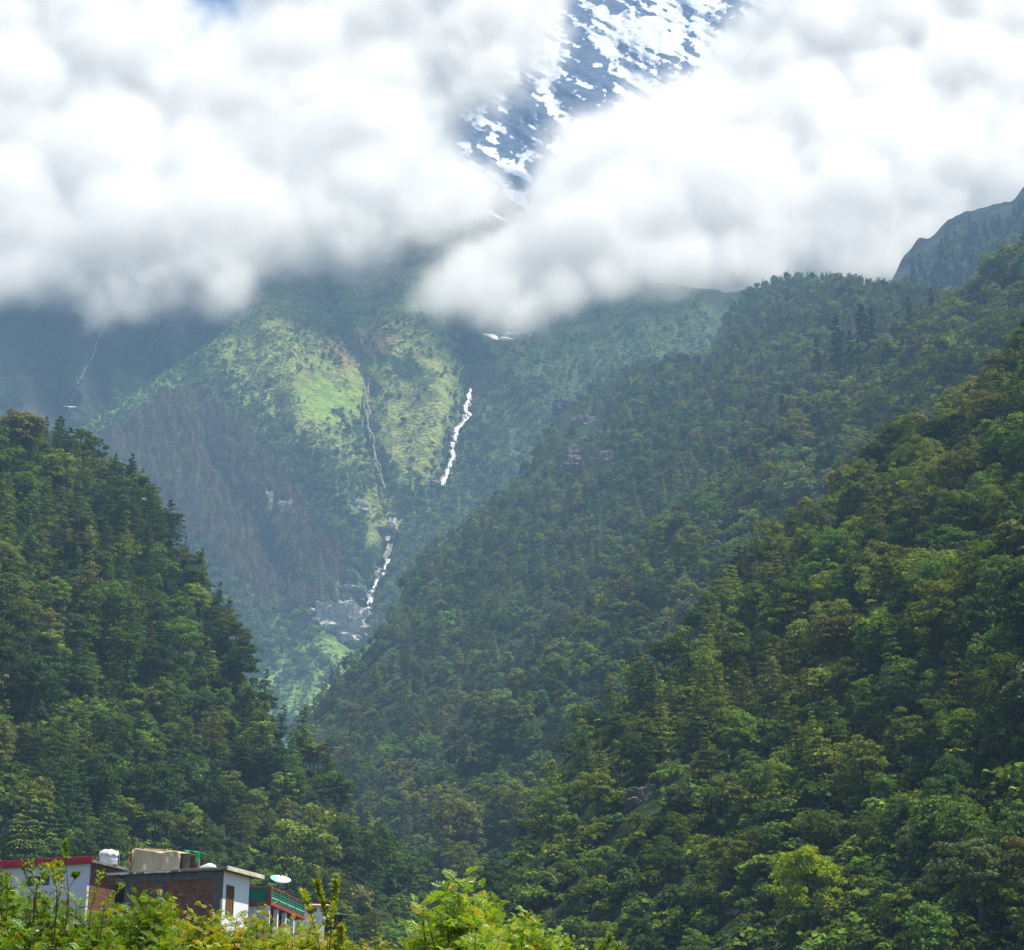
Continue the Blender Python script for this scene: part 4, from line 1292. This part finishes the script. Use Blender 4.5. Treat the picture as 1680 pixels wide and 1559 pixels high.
tag(ribbon("snow_patch", M, [(803, 549), (815, 557), (828, 558), (842, 547)], 13, 13, SNOW, .984, 2, 3, .2), kind='structure')
tag(ribbon("snow_patch", B, [(106, 667), (122, 668)], 5, 14, SNOW, .984, 1, 0, .1), kind='structure')

ROCK = solid_mat("pale_rock", (0.50, 0.47, 0.43), scale=.22, amt=.6, c2=(0.26, 0.24, 0.22), bump=1.5)
ROCKD = solid_mat("dark_rock", (0.16, 0.14, 0.13), scale=.25, amt=.6, c2=(0.06, 0.055, 0.05), bump=1.5)
ROCKP = solid_mat("pinkish_rock", (0.42, 0.34, 0.31), scale=.3, amt=.6, c2=(0.13, 0.10, 0.095), bump=1.0)
EARTH = solid_mat("red_earth", (0.22, 0.135, 0.095), scale=.5, amt=.5, bump=.4)
def outcrop(layer, px, py, w, h, mat, label, seed, rock="rock_outcrop", depthk=.5):
    """Craggy face standing out of the hillside; w, h in pixels of the photograph."""
    D = float(layer.depth(np.array(float(px)), np.array(float(py))))
    W, H = w * D / F, h * D / F
    n, mth = 72, 44
    U, Vv = np.meshgrid(np.linspace(0, 2 * math.pi, n, endpoint=False), np.linspace(.02, math.pi - .02, mth))
    d = np.stack([np.cos(U) * np.sin(Vv), np.sin(U) * np.sin(Vv), np.cos(Vv)], -1)
    lim = lambda a, p: np.sign(a) * np.abs(a) ** p
    d = np.stack([lim(d[..., 0], .7), lim(d[..., 1], .7), lim(d[..., 2], .75)], -1)
    step = np.floor(d[..., 2] * 3 + fbm(d[..., 0] * 3 + seed, d[..., 1] * 3, seed % 8, 2)) / 3
    crag = fbm(d[..., 0] * 5 + seed, d[..., 2] * 9 + d[..., 1] * 3, (seed + 2) % 8, 5, .62, ridged=True)
    nz = 1 + .75 * (fbm(d[..., 0] * 2.2 + seed, d[..., 2] * 3 + d[..., 1], (seed + 1) % 8, 5, .62) - .5) * 2 + .5 * (np.round(crag * 6) / 6 - .6) + .08 * np.sin(step * 9 + seed)
    P = d * nz[..., None] * np.array([W / 2, W * depthk / 2, H / 2])
    P[..., 0] -= P[..., 2] * .2
    idx = np.arange(n * mth).reshape(mth, n); idx = np.concatenate([idx, idx[:, :1]], 1)
    f = np.stack([idx[1:, :-1], idx[1:, 1:], idx[:-1, 1:], idx[:-1, :-1]], -1).reshape(-1, 4)
    o = link(rock, mesh_np(rock, P.reshape(-1, 3), f, [mat]), None, tuple(at(px, py, D * .998)))
    return tag(o, label, "rock")
outcrop(M, 558, 1028, 82, 62, ROCK, "large pale rock face at the foot of the gorge beside the waterfall", 1)
outcrop(M, 540, 1012, 24, 30, ROCK, "pale rock ledge on top of the large pale rock face", 2)
outcrop(M, 630, 880, 50, 26, ROCKD, "grey rock slab under the grassy shelf in the gorge", 3)
outcrop(M, 590, 832, 26, 20, ROCK, "white rock block in the woods left of the gorge", 4)
outcrop(M, 575, 967, 36, 9, ROCK, "thin white rock ledge over the dark gorge hollow", 5)
outcrop(M, 592, 985, 34, 36, ROCKD, "dark hollowed rock wall under the thin white ledge", 6)
outcrop(M, 444, 822, 9, 26, ROCK, "narrow white rock streak in the brown woods", 7)
outcrop(M, 470, 830, 22, 16, ROCK, "pale rock triangle right of the narrow white rock streak", 8)
outcrop(M, 708, 792, 26, 12, ROCKP, "brown rock beside the foot of the long waterfall", 9)
outcrop(M, 622, 945, 22, 26, ROCKP, "wet brown rock beside the short lower waterfall", 10)
outcrop(R2, 964, 764, 58, 22, ROCKP, "broad pinkish rock face in the far spur forest", 11)
outcrop(R2, 1000, 750, 26, 16, ROCKP, "pinkish crag at the right end of the broad rock face", 21)
outcrop(R2, 944, 742, 20, 22, ROCKP, "pinkish crag at the left end of the broad rock face", 22)
outcrop(R2, 980, 714, 22, 9, ROCKP, "thin pinkish ledge between two rock faces on the far spur", 23)
outcrop(R2, 962, 694, 36, 18, ROCKP, "smaller pinkish rock face above the broad one on the far spur", 12)
outcrop(R2, 926, 672, 34, 30, ROCKD, "dark cliff knob on the left edge of the far spur", 13)
outcrop(R0, 1430, 1256, 14, 10, ROCKP, "small bare rock showing on the right hillside", 14)
outcrop(R0, 1268, 1303, 20, 14, EARTH, "bare red earth scar on the right hillside", 15, "earth_scar")
outcrop(R0, 1208, 1497, 34, 7, ROCKP, "long pale stone ledge left of the bright yellow-green tree", 16)
outcrop(L1, 4, 1370, 26, 70, ROCKD, "dark bare rock at the left frame edge above the white house", 17)
outcrop(R0, 1060, 1310, 46, 30, ROCKD, "dark bare rock face low on the right hillside", 18)

# ------------------------------------------------------------------ bright tree on the right
bt = empty("broadleaf_tree", tuple(at(1333, 1552, float(R0.depth(np.array(1333.), np.array(1552.))))), .6)
tag(bt, "bright yellow-green leafy tree standing alone low on the right hillside", "tree")
r = np.random.default_rng(5)
Hb = 172 * float(R0.depth(np.array(1333.), np.array(1552.))) / F
(cv, cf), (tv, tf) = broadleaf(91, H=Hb, dens=4.0, leaf=.22, spread=.25, base=.10)
BRIGHT = leaf_mat("leaf_yellow_green", (0.27, 0.36, 0.018), trans=.5, var=.05)
link("crown", mesh_np("crown", cv, cf, [BRIGHT]), bt)
link("trunk", mesh_np("trunk", tv, tf, [BARK]), bt)

# ------------------------------------------------------------------ foreground bushes
def frond_mat(name, ramp):
    m, nt, out = new_mat(name)
    a = N(nt, "ShaderNodeAttribute", attribute_name="frond")
    cr = N(nt, "ShaderNodeValToRGB")
    e = cr.color_ramp.elements
    e[0].position, e[0].color = ramp[0][0], (*ramp[0][1], 1)
    e[1].position, e[1].color = ramp[1][0], (*ramp[1][1], 1)
    for p, c in ramp[2:]:
        q = e.new(p); q.color = (*c, 1)
    nt.links.new(a.outputs["Fac"], cr.inputs[0])
    geo = N(nt, "ShaderNodeNewGeometry")
    mr = N(nt, "ShaderNodeMapRange"); mr.inputs[3].default_value = .75; mr.inputs[4].default_value = 1.25
    nt.links.new(geo.outputs["Random Per Island"], mr.inputs[0])
    sc = N(nt, "ShaderNodeVectorMath", operation='SCALE'); nt.links.new(cr.outputs[0], sc.inputs[0]); nt.links.new(mr.outputs[0], sc.inputs["Scale"])
    p = N(nt, "ShaderNodeBsdfPrincipled", i_Roughness=.42); p.inputs["Specular IOR Level"].default_value = .4
    nt.links.new(sc.outputs[0], p.inputs["Base Color"])
    t = N(nt, "ShaderNodeBsdfTranslucent")
    tm = N(nt, "ShaderNodeMix", data_type='RGBA', blend_type='MULTIPLY'); tm.inputs[0].default_value = 1.0; tm.inputs[7].default_value = (1.5, 1.35, .4, 1)
    nt.links.new(sc.outputs[0], tm.inputs[6]); nt.links.new(tm.outputs[2], t.inputs[0])
    mx = N(nt, "ShaderNodeMixShader", i_0=.42); nt.links.new(p.outputs[0], mx.inputs[1]); nt.links.new(t.outputs[0], mx.inputs[2])
    nt.links.new(mx.outputs[0], out.inputs[0])
    return m
FR_G = frond_mat("green_fronds", [(0, (.07, .15, .012)), (.6, (.13, .24, .018)), (.90, (.20, .27, .02)), (.985, (.28, .16, .02))])
FR_Y = frond_mat("yellow_green_fronds", [(0, (.13, .22, .014)), (.55, (.24, .32, .018)), (.86, (.40, .38, .02)), (.98, (.36, .17, .025))])
FR_L = frond_mat("lime_fronds", [(0, (.13, .26, .016)), (.6, (.24, .38, .03)), (.90, (.38, .44, .08)), (.99, (.28, .14, .03))])

def frond(base, d, L, pairs, r, lw):
    """Feathered leaf: leaflets in pairs along a drooping rib."""
    d = d / np.linalg.norm(d)
    side = np.cross(d, (0, 0, 1)); side /= np.linalg.norm(side) + 1e-6
    up = np.cross(side, d)
    out = []
    roll = r.normal() * .5
    side, up = side * math.cos(roll) + up * math.sin(roll), up * math.cos(roll) - side * math.sin(roll)
    for k in range(pairs):
        f = (k + .6) / pairs
        p = base + d * L * f - np.array([0, 0, .28 * L * f * f])
        ll = L * .30 * math.sin(math.pi * (.18 + .72 * f)) + .012
        for sg in (-1, 1):
            t = side * sg * .85 + d * .5 - up * .15 + r.normal(size=3) * .10
            t /= np.linalg.norm(t)
            w = np.cross(t, up); w /= np.linalg.norm(w) + 1e-6
            out.append([p, p + t * ll * .45 + w * ll * lw + up * ll * .06, p + t * ll, p + t * ll * .45 - w * ll * lw])
    p = base + d * L - np.array([0, 0, .28 * L])
    out.append([p - d * .02, p + side * .012, p + d * L * .16, p - side * .012])
    return np.array(out)

def bush_mesh(seed, H, R, nfr, L, lw=.17, shape=1.0):
    r = np.random.default_rng(seed)
    V, att, st = [], [], []
    for s in range(22):
        a = r.uniform(0, 6.28); q = R * r.uniform(.2, .9)
        tip = np.array([math.cos(a) * q, math.sin(a) * q, H * (1 - .35 * (q / R) ** 2) * r.uniform(.72, 1.0)])
        if s == 0: tip = np.array([0, 0, H])
        b = np.array([math.cos(a) * .12, math.sin(a) * .12, -.3])
        mid = b * .5 + tip * .5 + r.normal(size=3) * .08 * R
        st.append(tube([b, mid, tip], [.022, .014, .005], 5))
        m = int(nfr / 22)
        for k in range(m):
            f = 1 - r.random() ** 1.2 * .8
            p = (mid + (tip - mid) * (f - .5) * 2) if f > .5 else b + (mid - b) * f * 2
            p = p + r.normal(size=3) * .13 * R
            aa = r.uniform(0, 6.28)
            d = np.array([math.cos(aa), math.sin(aa), r.uniform(-.1, .9) + (.6 if f > .93 else 0)])
            q = frond(p, d, L * r.uniform(.7, 1.3), int(r.integers(7, 11)), r, lw)
            V.append(q.reshape(-1, 3)); att.append(np.full(len(q), np.clip(r.random() * .88 + .11 * (f > .85), 0, 1)))
    V = np.concatenate(V); att = np.concatenate(att)
    return V, att, join(st)
STEM = solid_mat("twig_bark", (0.075, 0.052, 0.03), scale=8, amt=.4)
def fol_mesh(V, att, mat):
    me = mesh_np("foliage", V, np.arange(len(V)).reshape(-1, 4), [mat])
    a = me.attributes.new("frond", 'FLOAT', 'FACE'); a.data.foreach_set("value", att.astype(np.float32))
    return me
BUSH = []
for i, (H, R, n, L, lw) in enumerate(((1.8, .80, 1250, .20, .15), (1.8, .78, 1400, .16, .19), (1.8, .82, 900, .27, .125), (1.8, .72, 1150, .18, .17))):
    V, att, (sv, sf) = bush_mesh(200 + i, H, R, n, L, lw)
    BUSH.append((fol_mesh(V, att, FR_G), mesh_np("stems", sv, sf, [STEM])))
def bush(px, top, D, var, mat, label, wide=1.0, name="leafy_shrub"):
    x, y, z = [float(v) for v in ray(px, top)]
    X, Yw, Z = x * D, y * D, z * D
    g = float(bank_z(np.array(X), np.array(Yw)))
    root = empty(name, (X, Yw, g), px * .37)
    s = (Z - g) / 1.72
    root.scale = (s * wide, s * wide, s)
    f = link("foliage", BUSH[var][0], root); f.material_slots[0].link = 'OBJECT'; f.material_slots[0].material = mat
    link("stems", BUSH[var][1], root)
    return tag(root, label, "shrub", "shrubs along the foot of the picture")
for a in ((-40, 1470, 27, 1, FR_G, "dark green shrub cut by the left frame edge below the white house"),
          (18, 1452, 25, 0, FR_G, "tall dark green shrub under the wider window of the white house"),
          (70, 1474, 24, 1, FR_G, "green shrub with yellowing tips below the white house"),
          (125, 1484, 26, 2, FR_G, "shrub below the water tank on the white house"),
          (178, 1488, 25, 3, FR_G, "shrub below the dark gap between white and brick house"),
          (232, 1476, 24, 0, FR_G, "rounded shrub before the left column of the brick house"),
          (285, 1492, 26, 1, FR_Y, "yellow-green shrub before the middle column of the brick house"),
          (335, 1500, 25, 3, FR_Y, "yellow-green shrub before the brick wall's right half"),
          (388, 1514, 24, 2, FR_Y, "yellowest shrub below the white end wall of the brick house"),
          (440, 1504, 25, 1, FR_Y, "orange-tipped shrub below the balcony corner"),
          (490, 1516, 26, 0, FR_Y, "shrub round the foot of the three-stemmed sapling"),
          (560, 1528, 27, 3, FR_Y, "low shrub right of the three-stemmed sapling"),
          (618, 1542, 28, 1, FR_Y, "lowest reddish-tipped shrub left of the tall lime-green shrub"),
          (692, 1530, 25, 2, FR_L, "lower left shoulder shrub against the tall lime-green shrub"),
          (752, 1456, 24, 2, FR_L, "tall lime-green feathery shrub, highest of those in the middle"),
          (806, 1480, 25, 0, FR_L, "lime-green shrub pressed against the tall one's right side"),
          (862, 1508, 24, 3, FR_L, "lime-green shrub stepping down right of the tall pair"),
          (920, 1538, 25, 1, FR_L, "small lime-green shrub at the right end of the middle clump"),
          (1000, 1540, 30, 3, FR_G, "lone little green shrub top poking up right of the clump")):
    bush(*a)
for i, (px, top, D, var, mat) in enumerate(((40, 1535, 19, 2, FR_G), (150, 1538, 19, 0, FR_G), (260, 1540, 19, 3, FR_G), (370, 1546, 19, 1, FR_Y), (480, 1548, 19, 2, FR_Y), (780, 1530, 20, 0, FR_L))):
    lab = ["low shrub along the bottom edge below the white house windows", "low shrub along the bottom edge below the water tank", "low shrub along the bottom edge below the brick house columns",
           "low yellowish shrub along the bottom edge below the end wall", "low yellowish shrub along the bottom edge below the balcony", "low lime shrub along the bottom edge before the tall lime one"][i]
    bush(px, top, D, var, mat, lab)

def sapling(stems, D, mat, label, seed, leafL=.075, dens=150, start=.35):
    """Upright young tree: bare stems below, small leaves crowding the top. stems: list of [(px,py)...] from foot to tip."""
    r = np.random.default_rng(seed)
    foot = at(stems[0][0][0], stems[0][0][1], D)
    g = float(bank_z(np.array(foot[0]), np.array(foot[1])))
    root = empty("sapling", (float(foot[0]), float(foot[1]), g))
    O = np.array([foot[0], foot[1], g])
    V, att, tb = [], [], []
    for st in stems:
        P = np.array([at(a, b, D + .25 * r.normal()) for a, b in st]) - O
        P = np.concatenate([[np.array([P[0][0] * .6, P[0][1] * .6, -.2])], P])
        t = np.linspace(0, 1, len(P)); tt = np.linspace(0, 1, 12)
        C = np.stack([np.interp(tt, t, P[:, i]) for i in range(3)], -1)
        tb.append(tube(C, np.linspace(.008, .0025, 12), 5))
        Ls = np.linalg.norm(P[-1] - P[1])
        for k in range(int(dens * 1.6)):
            f = start + (1 - start) * r.random() ** .55
            i = f * 11; i0 = min(int(i), 10)
            c = C[i0] + (C[i0 + 1] - C[i0]) * (i - i0)
            a = r.uniform(0, 6.28)
            d = np.array([math.cos(a), math.sin(a), r.uniform(.3, 1.6)]); d /= np.linalg.norm(d)
            L = leafL * r.uniform(.6, 1.3)
            w = np.cross(d, r.normal(size=3)); w /= np.linalg.norm(w)
            V.append([c, c + d * L * .5 + w * L * .2, c + d * L, c + d * L * .5 - w * L * .2]); att.append(r.random() * .9)
    V = np.array(V).reshape(-1, 3)
    link("foliage", fol_mesh(V, np.array(att), mat), root)
    sv, sf = join(tb)
    link("stems", mesh_np("stems", sv, sf, [STEM]), root)
    return tag(root, label, "sapling", "saplings among the shrubs")
sapling([[(113, 1490), (111, 1450), (108, 1410), (107, 1382)], [(112, 1460), (120, 1446), (126, 1436)], [(112, 1470), (103, 1450), (96, 1438)]], 24, FR_G, "thin bare-stemmed sapling with a leafy tuft before the white wall", 1, dens=60, start=.72)
sapling([[(92, 1500), (93, 1460), (88, 1430), (84, 1420)], [(94, 1480), (102, 1450), (98, 1422), (92, 1418)]], 23, FR_Y, "pale leafy sapling left of the tufted one", 2, dens=60, start=.35)
sapling([[(63, 1520), (58, 1480), (55, 1445), (50, 1415)], [(57, 1470), (45, 1450), (38, 1412)], [(57, 1465), (68, 1440), (73, 1420)], [(60, 1450), (72, 1452), (77, 1435)]], 22, FR_G, "twiggy forked sapling before the white house windows", 3, dens=22, start=.6)
sapling([[(12, 1490), (12, 1450), (13, 1438)], [(4, 1490), (2, 1460), (1, 1430)]], 24, FR_G, "short leafy sprout at the left frame edge", 4, dens=40, start=.3)
sapling([[(148, 1495), (158, 1460), (166, 1432)], [(170, 1490), (185, 1470), (203, 1452)]], 24, FR_Y, "spray of thin twigs before the dark gap between the houses", 5, dens=26, start=.5)
sapling([[(527, 1565), (515, 1515), (503, 1480), (497, 1464)], [(537, 1565), (536, 1510), (528, 1475), (518, 1446)], [(540, 1565), (544, 1510), (548, 1480), (553, 1447)]], 23, FR_Y, "three-stemmed leafy sapling right of the green balcony", 6, dens=170, start=.38)
sapling([[(990, 1568), (996, 1550), (1002, 1534)], [(1006, 1568), (1012, 1556), (1016, 1548)]], 28, FR_G, "little sprig at the bottom edge right of the lime shrubs", 7, dens=60, start=.2)
sapling([[(560, 1560), (562, 1540), (558, 1522)]], 25, FR_Y, "small leafy spike right of the three-stemmed sapling", 8, dens=80, start=.2)
